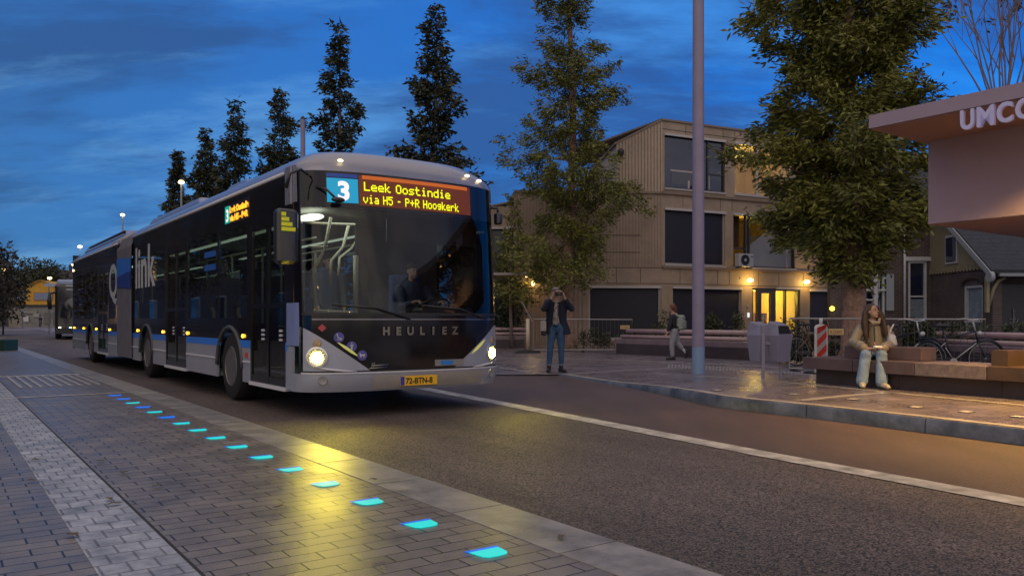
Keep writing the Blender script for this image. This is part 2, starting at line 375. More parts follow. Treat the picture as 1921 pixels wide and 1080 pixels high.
# long pale band dividing the carriageway
def ribbon(name, pts, w, z, m, zf=None):
    b = MB(); vs = []
    for i, p in enumerate(pts):
        p = Vector(p); a = Vector(pts[max(i - 1, 0)]); c = Vector(pts[min(i + 1, len(pts) - 1)]); t = (c - a).normalized(); nn = Vector((t.y, -t.x, 0))
        for sgn in (-.5, .5):
            q = p + nn * w * sgn; vs.append((q.x, q.y, z + (zf(q) if zf else 0)))
    b.add(vs, [(2 * i, 2 * i + 1, 2 * i + 3, 2 * i + 2) for i in range(len(pts) - 1)])
    return tag(b.build(name, m), kind='structure')
wl = [(-2.3, 14.6, 0), (-1.51, 13.31, 0), (0, 10.62, 0), (1.1, 8.62, 0), (2.14, 6.74, 0), (3.18, 4.98, 0), (5.0, 1.9, 0), (8, -3.2, 0)]
ribbon('white_line', wl, 0.24, 0.0, M_line)
lane = MB()                                                          # smoother lane between the line and the platform
lane.add([(*p[:2], -0.002) for p in wl] + [(12, -4, -.002), (10, 4, -.002), (6.5, 9, -.002), (5, 14, -.002), (1.5, 17, -.002), (-1.5, 17, -.002), (-3.2, 16.2, -.002)],
         [tuple(range(len(wl) + 7))])
tag(lane.build('lane', M_asph2), kind='structure')
# far platform with a kerb that rises to the right
K = [(150, 9.0), (90, 9.0), (50, 9.0), (30, 9.0), (20, 9.0), (15, 9.05)]
Kp = [RW(o_, s_) for s_, o_ in K] + [Vector((x, y, 0)) for x, y in ((-.28, 16.25), (.97, 16.3), (1.35, 15.4), (1.78, 14.0), (2.05, 13.1), (2.27, 12.28), (2.52, 11.15), (2.72, 10.37), (3.05, 9.80), (3.62, 9.02), (4.05, 8.30), (4.45, 7.6), (4.80, 7.0), (6.5, 4.2), (9.5, -.5), (14, -8))]
ts = [0.0, .15, .4, .8, 1.3, 2, 3, 4.5, 7, 12, 25, 80]
pb = MB(); vs = []
for p in Kp:
    for t in ts:
        q = p + dn * t; vs.append((q.dot(dn), q.dot(dd), zp(q.dot(dd)) + (0 if t > 0.01 else -.001)))
nt_ = len(ts)
pb.add(vs, [(i * nt_ + j, i * nt_ + j + 1, (i + 1) * nt_ + j + 1, (i + 1) * nt_ + j) for i in range(len(Kp) - 1) for j in range(nt_ - 1)])
o = pb.build('platform', M_plat); o.rotation_euler = (0, 0, YAW); tag(o, kind='structure')
kk = MB()
path = Kp[7:]
seg = []
for i in range(len(path) - 1):                                       # resample the kerb into stones
    a, b = path[i], path[i + 1]; n_ = max(1, int((b - a).length / .25))
    for j in range(n_): seg.append(a + (b - a) * j / n_)
cum = 0
def off(i):
    t = (seg[min(i + 1, len(seg) - 1)] - seg[max(i - 1, 0)]).normalized(); return Vector((-t.y, t.x, 0))
i = 0
while i + 5 < len(seg):
    j = i + 5; vs = []
    for q in range(i, j + 1):
        p = seg[q]; nrm = off(q); zt = zp(p.dot(dd)) + .006
        sh = (seg[i + 1] - seg[i]).normalized() * (.006 if q == i else (-.006 if q == j else 0))
        p = p + sh
        for (oo, z_) in ((-.03, -.02), (-.022, zt - .03), (-.005, zt - .006), (.02, zt), (.16, zt), (.16, zt - .05)):
            w = p + nrm * oo; vs.append((w.x, w.y, z_))
    kk.add(vs, [(a * 6 + b_, a * 6 + b_ + 1, (a + 1) * 6 + b_ + 1, (a + 1) * 6 + b_) for a in range(j - i) for b_ in range(5)] + [tuple(range(6)), tuple(range((j - i) * 6, (j - i) * 6 + 6))])
    i = j
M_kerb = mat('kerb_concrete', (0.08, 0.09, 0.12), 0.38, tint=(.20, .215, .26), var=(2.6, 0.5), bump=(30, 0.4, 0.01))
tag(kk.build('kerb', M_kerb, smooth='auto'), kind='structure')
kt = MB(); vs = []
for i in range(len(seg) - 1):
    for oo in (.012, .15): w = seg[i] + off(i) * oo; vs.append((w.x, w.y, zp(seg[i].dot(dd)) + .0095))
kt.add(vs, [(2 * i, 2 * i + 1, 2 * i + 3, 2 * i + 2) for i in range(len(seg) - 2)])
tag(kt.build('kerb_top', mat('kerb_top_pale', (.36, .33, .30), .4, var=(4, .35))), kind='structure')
zfun = lambda q: zp(Vector((q.x, q.y, 0)).dot(dd)) + .004
def lineP(name, pix, w, m): return ribbon(name, [(*GP(x, y).xy, 0) for x, y in pix], w, 0, m, zfun)
def dens(pix, n=14):
    out_ = []
    for i in range(len(pix) - 1):
        for k in range(n): t = k / n; out_.append((pix[i][0] * (1 - t) + pix[i + 1][0] * t, pix[i][1] * (1 - t) + pix[i + 1][1] * t))
    return out_ + [pix[-1]]
M_pl = mat('pale_paver', (0.34, 0.32, 0.32), 0.35, var=(6, .3))
lineP('crossing_line', dens([(935, 689), (1032, 702)], 4), .14, M_pl)
lineP('crossing_line', dens([(1062, 702), (1160, 696), (1260, 690)], 4), .14, M_pl)
lineP('platform_line', dens([(935, 671), (1180, 676), (1420, 686), (1520, 694)], 5), .22, M_pl)
lineP('platform_line', dens([(1220, 700), (1330, 706), (1460, 716), (1600, 729), (1720, 741), (1921, 760), (2050, 774)], 6), .13, M_pl)
lineP('platform_line', dens([(1500, 751), (1590, 742), (1668, 736)], 5), .16, M_pl)
st = MB()
for k in range(46):
    for w in range(3):
        p = GP(1255 + k * 6.4, 683.5 + k * .33 + w * 2.6); st.lathe([(.022, 0), (.016, .008)], c=p, n=6)
tag(st.build('tactile_studs', mat('stud', (0.45, 0.44, 0.46), 0.4)), kind='structure')
lf = MB(); random.seed(11)
M_leafd = mat('dead_leaf', (0.10, 0.065, 0.03), 0.6)
for (x, y) in ((190, 853 + 15), (205, 940), (67, 866), (233, 890), (215, 949), (295, 915), (525, 955), (370, 838), (136, 1008), (245, 776), (268, 829), (700, 903), (1052, 1013), (950, 860), (335, 742), (300, 700), (60, 905), (500, 880)):
    p = G0(x, y); a = random.random() * 6; l = random.uniform(.03, .045)
    pts = [(l, 0), (l * .4, l * .45), (-l * .5, l * .35), (-l, 0), (-l * .5, -l * .4), (l * .4, -l * .4)]
    c, s_ = math.cos(a), math.sin(a)
    b = MB(); b.add([(p.x + u * c - v * s_, p.y + u * s_ + v * c, .014 + .012 * abs(v) / l + .006 * (i % 2)) for i, (u, v) in enumerate(pts)], [(0, 1, 2, 3, 4, 5)])
    o = b.build('fallen_leaf', M_leafd); sol = o.modifiers.new('s', 'SOLIDIFY'); sol.thickness = .002
    if x < 320: lab = 'small brown dead leaf lying on or beside the pale guide strip'
    else: lab = 'small brown dead leaf lying on the pavers near the kerb band'
    tag(o, lab, 'leaf', 'dead leaves beside the guide strip' if x < 320 else 'dead leaves near the kerb band')

# ------------------------------------------------------------------ lit glass tiles in the pavement
M_led = emit('led_cyan', (0.005, 0.60, 0.56), 1.15); M_ledb = emit('led_blue', (0.0, 0.16, 0.9), 0.9)
M_tilef = mat('tile_frame', (0.03, 0.035, 0.05), 0.35)
def led_tile(loc, lit, label, grp):
    t = thing('pavement_light', label, 'pavement light', loc, YAW, grp)
    if lit is None:
        MB().box((0, 0, .002), (.14, .12, .006)).build('frame', M_tilef, t); MB().box((0, 0, .004), (.125, .105, .006)).build('lens', mat('unlit_lens', (0.55, 0.53, 0.5), 0.3), t)
    else:
        MB().prism([(-.098, .088), (.098, .088), (.085, .060), (-.088, .060)], lambda u, v, w: (u, v, w), .002, .0045).build('rim_glow', M_ledb, t)
        MB().prism([(-.086, .058), (.084, .058), (.078, -.025), (.056, -.058), (.01, -.066), (-.052, -.062), (-.072, -.035)], lambda u, v, w: (u, v, w), .002, .0050).build('lens', lit, t)
    return t
names = ['nearest to the viewer', 'second nearest to the viewer', 'third nearest to the viewer', 'fourth nearest to the viewer', 'fifth nearest to the viewer',
         'sixth from the near end', 'seventh from the near end', 'eighth from the near end', 'ninth from the near end', 'tenth from the near end',
         'eleventh from the near end and the dimmest', 'twelfth from the near end', 'fourth from the far end', 'third from the far end', 'second from the far end', 'farthest, beside the bus wheel']
for k, nm in enumerate(names):
    dim = k in (10, 12, 14, 15)
    led_tile(RW(2.18, 3.20 + k * .664, .002), M_ledb if dim else M_led,
             ('blue' if dim else 'glowing cyan') + ' light tile set in the brick pavement, ' + nm, 'light tiles in a row along the kerb band')
uw = ['below the seated woman', 'right of the seated woman', 'in the middle of the warm lit stretch', 'at the right edge of the photo', 'left of the litter bin legs, near the kerb', 'between the litter bin and the seated woman']
for (x, y), nm in zip(((1600, 753 - 4), (1718, 764), (1813, 773), (1910, 782), (1345, 732), (1490, 740)), uw):
    p = GP(x, y); led_tile((p.x, p.y, p.z + .003), None, 'unlit white tile set in the platform, ' + nm, 'unlit light tiles along the platform kerb')

# ------------------------------------------------------------------ articulated bus
BW = 1.385
M_silver = mat('bus_silver', (0.25, 0.25, 0.31), 0.30, metal=0.25, coat=0.4, var=(1.5, .06))
M_silverl = mat('bus_silver_low', (0.36, 0.38, 0.46), 0.30, metal=0.2, coat=0.4, var=(1.5, .08))
M_blackp = mat('bus_black', (0.008, 0.008, 0.012), 0.12, spec=.35, coat=0.25, var=(2, .3))
M_skirt = mat('bus_skirt', (0.33, 0.34, 0.42), 0.35, metal=0.2, coat=0.3, var=(1.2, .12))
M_bblue = mat('bus_blue', (0.02, 0.20, 0.80), 0.3, coat=0.3)
M_bblued = mat('bus_dark_blue', (0.01, 0.05, 0.30), 0.35)
M_rubber = mat('rubber', (0.012, 0.012, 0.013), 0.75, bump=(30, .3))
M_bellow = mat('bellows', (0.12, 0.12, 0.155), 0.7, var=(3, .2))
M_glass = glass_mat('bus_glass', (0.55, 0.60, 0.58), extra=0.0)
M_wind = glass_mat('windscreen_glass', (0.42, 0.44, 0.44), extra=0.0)
M_bumper = mat('bus_bumper', (0.34, 0.31, 0.28), 0.38, coat=0.2, var=(3, .1))
M_white = mat('white_trim', (0.62, 0.62, 0.66), 0.35)
M_dark = mat('dark_plastic', (0.02, 0.02, 0.023), 0.45)
M_rail = mat('handrail_cream', (0.62, 0.60, 0.46), 0.35)
M_intw = mat('interior_panel', (0.24, 0.26, 0.25), 0.6)
M_seat = mat('seat_blue', (0.04, 0.08, 0.22), 0.8, var=(14, .4))
M_amber = emit('amber_led', (1.0, 0.40, 0.02), 2.0)
M_lyel = emit('yellow_led', (0.88, 0.92, 0.0), 1.35)
bus = thing('articulated_bus', 'dark articulated city bus with lit amber destination sign driving towards the viewer', 'bus', RW(0, 0) + Vector((-2.366, 8.909, 0)) + dn * (BW + .08), YAW)

NSE = 2.7
def rake(z):
    if z < .5: return .10 * ((.5 - z) / .2) ** 2 * .6
    return .13 * max(0, (z - 1.2) / 1.7)
def fs(t, z, o=0.0):
    """front face; t=-1 (door side) .. 1; o pushes outward"""
    th = abs(t) * PI / 2; x = BW * math.sin(th) ** (2 / NSE); c = math.cos(th) ** (2 / NSE)
    return (math.copysign(x, t), -.10 + .55 * (1 - c) + rake(z) - o, z)
def t_of(x): return math.copysign(math.asin(min(1, abs(x) / BW) ** (NSE / 2)) / (PI / 2), x)
def fband(zlo, zhi, t0=-1, t1=1, nu=64, nv=8, o=0.0, xs=None):
    def f(u, v):
        if xs: x = xs[0] + (xs[1] - xs[0]) * u; t = t_of(x)
        else: t = t0 + (t1 - t0) * u; x = fs(t, 1)[0]
        a = zlo(x) if callable(zlo) else zlo; b = zhi(x) if callable(zhi) else zhi
        p = fs(t, a + (b - a) * v, o); return p
    return MB().grid(f, nu, nv)
front = lambda o_, m, nm, **k: None
# windscreen, pillars, header
WT = .80
fband(1.20, 2.43, -WT, WT).build('windscreen', M_wind, bus, True)
fband(2.43, 2.86, -WT, WT, o=.001).build('display_header', M_blackp, bus, True)
for sg in (-1, 1):
    fband(1.05, 2.86, *(sorted((sg * WT, sg * 1.0))), nu=12).build('pillar', M_blackp, bus, True)
zb = lambda x: .535 + max(0, (abs(x + .07) - .56) / .76) * .54
fband(zb, 1.20, xs=(-1.27, 1.27), nu=60).build('front_panel', M_blackp, bus, True)
fband(1.185, 1.215, -.84, .84, o=.012, nv=2).build('windscreen_seal', M_dark, bus, True)
fband(1.13, 1.145, -.7, .7, o=.010, nv=2).build('panel_ridge', mat('dull_chrome', (.25, .25, .28), .25, metal=.8), bus, True)
for sg in (-1, 1):
    def cz(x): return min(zb(x), 1.06)
    x0, x1 = sorted((sg * .50, sg * 1.3399))
    fband(.52, lambda x: max(.521, cz(x)), xs=(x0, x1), nu=40, o=.004).build('corner_panel', M_silverl, bus, True)
fband(.30, .512, -1, 1, o=.02, nv=6).build('bumper', M_silverl, bus, True)
fband(.325, .485, xs=(-.62, .95), o=.028, nu=30, nv=4).build('bumper_insert', M_bumper, bus, True)
fband(.512, .528, -.86, .86, o=.034, nv=2).build('bumper_lip', M_white, bus, True)
fband(.528, .545, -.9, .9, o=.010, nv=2).build('bumper_gap', M_dark, bus, True)
# closing piece under and behind the bumper
MB().box((0, 1.0, .36), (2.5, 1.5, .10)).build('front_floor', M_dark, bus)
# front corner wrap at side: from front edge y=.45 back to .55 (silver below 1.06)
MB().box((-BW + .012, .53, .565), (.028, .20, .51)).build('corner_wrap', M_silverl, bus)
MB().box((BW - .012, .52, .69), (.024, .16, .75)).build('corner_wrap', M_silver, bus)
MB().box((-BW + .014, .53, 1.96), (.024, .14, 1.80)).build('corner_pillar', M_blackp, bus)
MB().box((BW - .014, .53, 1.96), (.024, .14, 1.80)).build('corner_pillar', M_blackp, bus)
fband(.83, 1.33, -1.0, -.875, o=.008, nu=10, nv=5).build('blue_grey_corner_panel', mat('pale_blue', (.20, .25, .48), .35), bus, True)
MB().box((-BW + .010, .53, 1.08), (.030, .18, .50)).build('blue_grey_side_panel', MATS['pale_blue'], bus)
# headlights
M_head = emit('headlight_glow', (1.0, 0.80, 0.08), 130)
M_chrome = mat('lamp_bowl', (0.75, 0.74, 0.66), 0.18, metal=0.9)
def normal_frame(x, z):
    t = t_of(x); a = Vector(fs(t - .01, z)); b = Vector(fs(t + .01, z)); tx = (b - a).normalized(); n = tx.cross(Vector((0, 0, 1))).normalized()
    if n.y > 0: n = -n
    return Vector(fs(t, z)), tx, Vector((0, 0, 1)), n
def disc_front(x, z, prof, nm, m, par, n=22):
    c, tx, up, nn = normal_frame(x, z); b = MB()
    M = Matrix((( tx.x, up.x, nn.x, c.x), (tx.y, up.y, nn.y, c.y), (tx.z, up.z, nn.z, c.z), (0, 0, 0, 1)))
    b.lathe(prof, n=n, M=M); return b.build(nm, m, par, 'auto')
for sg in (-1, 1):
    h = disc_front((1.16 if sg > 0 else -1.22), .70, [(.125, .0), (.125, .016), (.10, .022), (.082, .016)], 'headlight', M_chrome, bus)
    disc_front((1.16 if sg > 0 else -1.22), .70, [(.062, .018), (.060, .030), (.03, .036)], 'lamp', M_head, h)
    disc_front((1.18 if sg > 0 else -1.22), .865, [(.05, .004), (.048, .014), (.03, .018)], 'indicator', mat('indicator_lens', (.35, .25, .15), .15, coat=.5), bus)
    disc_front((1.12 if sg > 0 else -1.16), .44, [(.055, .02), (.05, .03), (.02, .024)], 'fog_lamp', mat('fog_lens', (.25, .25, .24), .15, coat=.5), bus)
    # swept styling ridge under the lamp
    pts = [fs(t_of(sg * x), z, .012) for x, z in ((1.31, .66), (1.25, .60), (1.12, .565), (.95, .545), (.80, .535))]
    MB().tube(pts, [.004, .012, .015, .012, .004], 6).build('lamp_ridge', M_white, bus, True)
    pts = [fs(t_of(sg * x), zb(x) - .035, .008) for x in (1.02, .94, .86, .78)]
    MB().tube(pts, [.004, .018, .018, .004], 6).build('halo_strip', emit('halo_glow', (.75, .70, .18), .55), bus, True)  # glowing strip added to stand in for the headlight's halo
    light('SPOT', 'headlight_beam', Vector(fs(t_of(sg * 1.15), .70, .14)), 42, (1.0, .78, .06), bus, spot_size=R(80), spot_blend=.8, shadow_soft_size=.06, rot=(R(80), 0, R(180)))
# stickers, plate and lettering on the front
M_purp = mat('sticker_purple', (.09, .09, .33), .4); M_icon = mat('sticker_white', (.55, .55, .62), .4)
for i, (x, z) in enumerate(((-1.0, .93), (-.86, .825), (-.74, .72))):
    s_ = disc_front(x, z, [(.060, .012), (.058, .016), (.01, .016)], 'sticker', M_purp, bus)
    c, tx, up, nn = normal_frame(x, z); q = lambda u, v: c + tx * u + up * v + nn * .019
    ib = MB()
    if i == 0: ib.tube([q(-.02, .03), q(-.01, .0), q(.02, -.012), q(.035, -.018)], .006, 5); ib.ball(q(-.02, .034), .009, 8, 6); ib.tube([q(-.02, -.025), q(.03, -.028)], .005, 5)
    elif i == 1: ib.ball(q(0, .034), .009, 8, 6); ib.tube([q(0, .02), q(0, -.035)], .010, 6); ib.tube([q(-.022, .012), q(.022, .012)], .006, 5)
    else: ib.tube([q(-.03, .0), q(.03, .004)], .010, 6); ib.tube([q(-.03, .012), q(-.02, .025)], .006, 5); ib.ball(q(-.018, -.016), .010, 8, 6); ib.ball(q(.018, -.016), .010, 8, 6)
    ib.build('pictogram', M_icon, s_)
c, tx, up, nn = normal_frame(-1.17, 1.04)
MB().prism([(-.05, 0), (0, .045), (.05, 0), (0, -.045)], lambda u, v, w: c + tx * u + up * v + nn * w, .012, .018).build('red_sticker', mat('sticker_red', (.45, .06, .07), .4), bus)
fy = lambda x, z, o=.014: Vector(fs(t_of(x), z, o))
for k, ch in enumerate('HEULIEZ'):
    x = -.45 + k * .158
    text_mb(ch, .13, fy(x, .955), (fy(x + .05, .955) - fy(x - .05, .955)), (0, 0, 1), bold=.006, depth=.01, align='CENTER').build('letter', mat('badge_chrome', (.24, .235, .21), .34, metal=.85), bus)
text_mb('//', .09, fy(-.64, .57), (1, 0, 0), (.0, 0, 1), bold=.004).build('small_badge', MATS['badge_chrome'], bus)
bb = MB()
for a in range(2): bb.tube([fy(-.66 + .03 * a, .565 + a * .03), fy(-.44 + .02 * a, .575 + a * .03)], .010, 6)
bb.build('small_badge', MATS['badge_chrome'], bus, True)
pl = MB().box(fy(.42, .605, .012), (.42, .012, .075)).build('route_plate', mat('grey_plate', (.30, .30, .31), .35, metal=.5), bus)
MB().box(fy(.38, .605, .020), (.17, .006, .055)).build('blue_field', mat('plate_blue', (.02, .20, .60), .35), pl)
pl = MB().box(fy(-.02, .405, .034), (.50, .012, .115)).build('licence_plate', mat('plate_yellow', (.75, .42, .02), .4, emis=(.9, .45, .02), estr=.05), bus)
MB().box(fy(-.245, .405, .042), (.05, .006, .105)).build('country_field', mat('plate_eu', (.03, .05, .35), .4), pl)
text_mb('72-BTN-8', .098, fy(-.07, .405, .0435) + Vector((-.135, 0, -.035)), (1, 0, 0), (0, 0, 1), bold=.002, sx=.92).build('plate_text', mat('plate_black', (.03, .02, .01), .5), pl)
# destination sign
disp = fband(2.47, 2.83, xs=(-.73, .83), nu=30, nv=4, o=.006).build('destination_display', mat('led_board', (.03, .015, .008), .4, emis=(1.0, .15, .003), estr=.10), bus)
fband(2.785, 2.83, xs=(-.69, .78), nu=30, nv=2, o=.010).build('display_glow', emit('orange_bar', (1.0, .20, .01), .5), disp)
fband(2.49, 2.775, xs=(-1.09, -.74), nu=8, nv=2, o=.008).build('line_number_field', emit('cyan_field', (0.0, .36, .62), .85), disp)
fband(2.785, 2.83, xs=(-1.09, -.74), nu=8, nv=2, o=.008).build('line_field_glow', emit('deep_blue_bar', (0.01, .06, .35), .5), disp)
def ledtext(body, x0, z0, size, m, wid, bold, nm='led_text'):
    b = text_mb(body, size, (0, 0, 0), (1, 0, 0), (0, 0, 1), bold=bold, depth=.002)
    mx = max(v[0] for v in b.v); mn = min(v[0] for v in b.v)
    b.v = [tuple(fy(x0 + (v[0] - mn) / (mx - mn) * wid, z0 + v[2], .016 + v[1])) for v in b.v]
    return b.build(nm, m, disp)
ledtext('3', -.975, 2.525, .30, emit('white_led', (.9, .85, .95), 1.1), .13, .012)
GLY = {'L': ['10000'] * 6 + ['11111'], 'e': ['00000', '00000', '01110', '10001', '11111', '10000', '01111'], 'k': ['10000', '10000', '10010', '10100', '11000', '10100', '10011'],
       'O': ['01110'] + ['10001'] * 5 + ['01110'], 'o': ['00000', '00000', '01110', '10001', '10001', '10001', '01110'], 's': ['00000', '00000', '01111', '10000', '01110', '00001', '11110'],
       't': ['01000', '01000', '11110', '01000', '01000', '01000', '00111'], 'i': ['00100', '00000', '01100', '00100', '00100', '00100', '01110'], 'n': ['00000', '00000', '11110', '10001', '10001', '10001', '10001'],
       'd': ['00001', '00001', '01111', '10001', '10001', '10001', '01111'], 'v': ['00000', '00000', '10001', '10001', '10001', '01010', '00100'], 'a': ['00000', '00000', '01110', '00001', '01111', '10001', '01111'],
       'H': ['10001'] * 3 + ['11111'] + ['10001'] * 3, '5': ['11111', '10000', '11110', '00001', '00001', '10001', '01110'], '-': ['00000'] * 3 + ['01110'] + ['00000'] * 3, 'P': ['11110', '10001', '10001', '11110', '10000', '10000', '10000'],
       '+': ['00000', '00100', '00100', '11111', '00100', '00100', '00000'], 'R': ['11110', '10001', '10001', '11110', '10100', '10010', '10001'], 'g': ['00000', '00000', '01111', '10001', '01111', '00001', '01110'],
       'r': ['00000', '00000', '10110', '11001', '10000', '10000', '10000'], ' ': ['00000'] * 7}
def matrix(body, x0, z0, px_, pz):
    b = MB(); c0 = 0
    for ch in body:
        g_ = GLY[ch]; wd = 3 if ch == ' ' else 5
        for ri in range(7):
            for ci in range(5):
                if g_[ri][ci] == '1':
                    xa = x0 + (c0 + ci) * px_; za = z0 + (6 - ri) * pz; e = .54
                    q = [tuple(fy(xa + u * px_ * e, za + w * pz * e, .017)) for u, w in ((-1, -1), (1, -1), (1, 1), (-1, 1))]; b.add(q, [(0, 1, 2, 3)])
        c0 += wd + 1
    return b.build('led_text', M_lyel, disp)
matrix('Leek Oostindie', -.665, 2.655, 1.17 / 81, .0148)
matrix('via H5 - P+R Hoogkerk', -.68, 2.505, 1.30 / 116, .0145)
# roof, built as rings that rise inward from the gutter
def roof(name, y0, y1, frontcurve, par, dz=.36):
    vs = []; ring = []
    ins = [0, .02, .05, .10, .18, .30, .45, .62, .85, 1.1, BW - .001]
    for q in ins:
        W = BW - q; row = []
        zt = 2.86 + dz * math.sin(min(1, q / .70) * PI / 2) ** .55
        row.append((-W, y1, zt))
        for y in [y1 + (y0 + .55 - y1) * k / 10 for k in range(1, 10)]: row.append((-W, y, zt))
        for k in range(25):
            t = -1 + k / 12; th = abs(t) * PI / 2
            if frontcurve:
                x = math.copysign(W * math.sin(th) ** (2 / NSE), t); c_ = math.cos(th) ** (2 / NSE)
                row.append((x, -.10 + .127 + .55 * (1 - c_) + q * 1.5 * (.5 if q < .3 else 1) + (.0 if q < .3 else -.225), zt))
            else: row.append((W * t, y0, zt))
        for y in [y1 + (y0 + .55 - y1) * k / 10 for k in range(9, 0, -1)]: row.append((W, y, zt))
        row.append((W, y1, zt)); ring.append(row)
    n = len(ring[0]); b = MB(); b.add([p for r_ in ring for p in r_], [(i * n + j, i * n + j + 1, (i + 1) * n + j + 1, (i + 1) * n + j) for i in range(len(ring) - 1) for j in range(n - 1)])
    return b.build(name, M_silver, par, True)
roof('roof', .0, 9.75, True, bus)
# front corner cap (silver piece over the mirror arm)
for sg in (-1, 1):
    a, b_ = sorted((sg * .86, sg * 1.0))
    cap = fband(2.50 if sg < 0 else 2.72, 2.93, a, b_, nu=8, nv=4, o=.024).build('roof_corner_cap', M_silver, bus, True)
    MB().box((sg * (BW + .012), .53, 2.70 if sg < 0 else 2.82), (.026, .17, .44 if sg < 0 else .20)).build('cap_side', M_silver, cap)
for x, z in ((-.93, 2.985), (.80, 2.985), (1.02, 2.95)):
    b = MB(); y = fs(t_of(x), 2.86)[1] + .01; b.ball((x, y, z), (.036, .025, .018), 10, 6); b.build('marker_lamp', emit('marker_white', (1.0, .75, .35), 4), bus, True)
# sides: skirts, black cladding, windows, doors
def rect(b, y0, y1, z0, z1, sg, o=0.0, th=.02):
    xa = sg * (BW + o); b.box(((xa - sg * th / 2), (y0 + y1) / 2, (z0 + z1) / 2), (th, y1 - y0, z1 - z0)); return b
def side_section(par, sg, y0, y1, wheels, doors, windows, z_stripe=.76, zs=.86):
    cuts = sorted(doors)
    # skirt pieces between doors with wheel arches
    edges = [y0] + [e for d_ in cuts for e in d_] + [y1]
    for k in range(0, len(edges), 2):
        a, c = edges[k], edges[k + 1]
        if c - a < .05: continue
        arch = [w for w in wheels if a < w < c]
        pts = [(a, .30)]
        for w in arch:
            r = .60; z0_ = .48
            pts += [(w - r, .30)] + [(w + r * math.cos(PI - PI * q / 14), z0_ + r * .92 * math.sin(PI * q / 14)) for q in range(15)] + [(w + r, .30)]
        top = max(zs, .30)
        pts += [(c, .30)]
        # keep arch top below the black cladding: the arch rises into it
        pts2 = [(y, min(z, zs)) for y, z in pts] + [(c, zs), (a, zs)]
        clean = []
        for p in pts2:
            if not clean or (abs(p[0] - clean[-1][0]) + abs(p[1] - clean[-1][1])) > 1e-4: clean.append(p)
        if arch:
            w = arch[0]; half = .60 * math.sqrt(max(0, 1 - ((zs - .48) / (.60 * .92)) ** 2))
            lft = [(a, .30), (w - .60, .30)] + [(w + .60 * math.cos(PI - PI * q / 20), .48 + .552 * math.sin(PI * q / 20)) for q in range(21) if .48 + .552 * math.sin(PI * q / 20) < zs and q <= 10] + [(w - half, zs), (a, zs)]
            rgt = [(w + half, zs)] + [(w + .60 * math.cos(PI - PI * q / 20), .48 + .552 * math.sin(PI * q / 20)) for q in range(21) if .48 + .552 * math.sin(PI * q / 20) < zs and q > 10] + [(w + .60, .30), (c, .30), (c, zs)]
            for poly in (lft, rgt): MB().prism(poly, lambda u, v, w_: (w_, u, v), sg * BW, sg * (BW - .03)).build('skirt', M_skirt, par)
            for (p0, p1) in ((a, w - half - .02), (w + half + .02, c)):
                if p1 - p0 > .03: rect(MB(), p0, p1, z_stripe, zs, sg, .004, .01).build('blue_stripe', M_bblue, par)
            rim = MB(); rim.tube([(sg * (BW + .004), w + .60 * math.cos(PI - PI * q / 20), .48 + .552 * math.sin(PI * q / 20)) for q in range(21)], .028, 6)
            rim.build('wheel_arch', mat('arch_trim', (.07, .07, .08), .5), par, True)
            MB().tube([(sg * (BW - .20), w + .62 * math.cos(PI - PI * q / 14), .48 + .57 * math.sin(PI * q / 14)) for q in range(15)], .001, 3).build('arch_inner', M_dark, par)
        else:
            b = MB().prism([(a, .30), (c, .30), (c, zs), (a, zs)], lambda u, v, w_: (w_, u, v), sg * BW, sg * (BW - .03)); b.build('skirt', M_skirt, par)
            sb = MB(); rect(sb, a, c, z_stripe, zs, sg, .004, .01); sb.build('blue_stripe', M_bblue, par)
        segs = [(a + .02, c - .02)] if not arch else [(a + .02, arch[0] - .63), (arch[0] + .63, c - .02)]
        for p0, p1 in segs:
            if p1 - p0 > .1: MB().box((sg * (BW + .006), (p0 + p1) / 2, .575), (.014, p1 - p0, .022)).build('skirt_crease', M_white, par)
    # cladding with window openings
    cl = MB(); ys = sorted(windows); zlo, zhi = 1.16, 2.42
    prev = y0
    opens = sorted([(a, c, 'w') for a, c in windows] + [(a, c, 'd') for a, c in doors])
    def clad(p0, p1, q0, q1):
        for w in wheels:                                       # notch the cladding over a wheel arch
            if p0 < w < p1 and q0 < 1.03 and q1 > 1.0:
                half = .60 * math.sqrt(max(0, 1 - ((zs - .48) / .552) ** 2)); arc = [(w + .60 * math.cos(PI - PI * q / 20), .48 + .552 * math.sin(PI * q / 20)) for q in range(21)]
                arc = [p for p in arc if p[1] > zs]
                cl.prism([(p0, q0), (w - half, q0)] + arc[:len(arc) // 2 + 1] + [(w, q1), (p0, q1)], lambda u, v, w_: (w_, u, v), sg * (BW - .001), sg * (BW - .03))
                cl.prism([(w, q1)] + arc[len(arc) // 2:] + [(w + half, q0), (p1, q0), (p1, q1)], lambda u, v, w_: (w_, u, v), sg * (BW - .001), sg * (BW - .03)); return
        rect(cl, p0, p1, q0, q1, sg, -.001, .03)
    for a, c, kd in opens + [(y1, y1, 'e')]:
        if a - prev > .005: clad(prev, a, zs, zlo); rect(cl, prev, a, zlo, zhi, sg, -.001, .03)
        if kd == 'w': clad(a, c, zs, zlo)
        prev = c
    rect(cl, y0, y1, zhi, 2.86, sg, -.001, .03)
    cl.build('side_cladding', M_blackp, par)
    for a, c in windows:
        b = MB(); rect(b, a, c, zlo, zhi, sg, -.006, .008); b.build('side_window', M_glass, par)
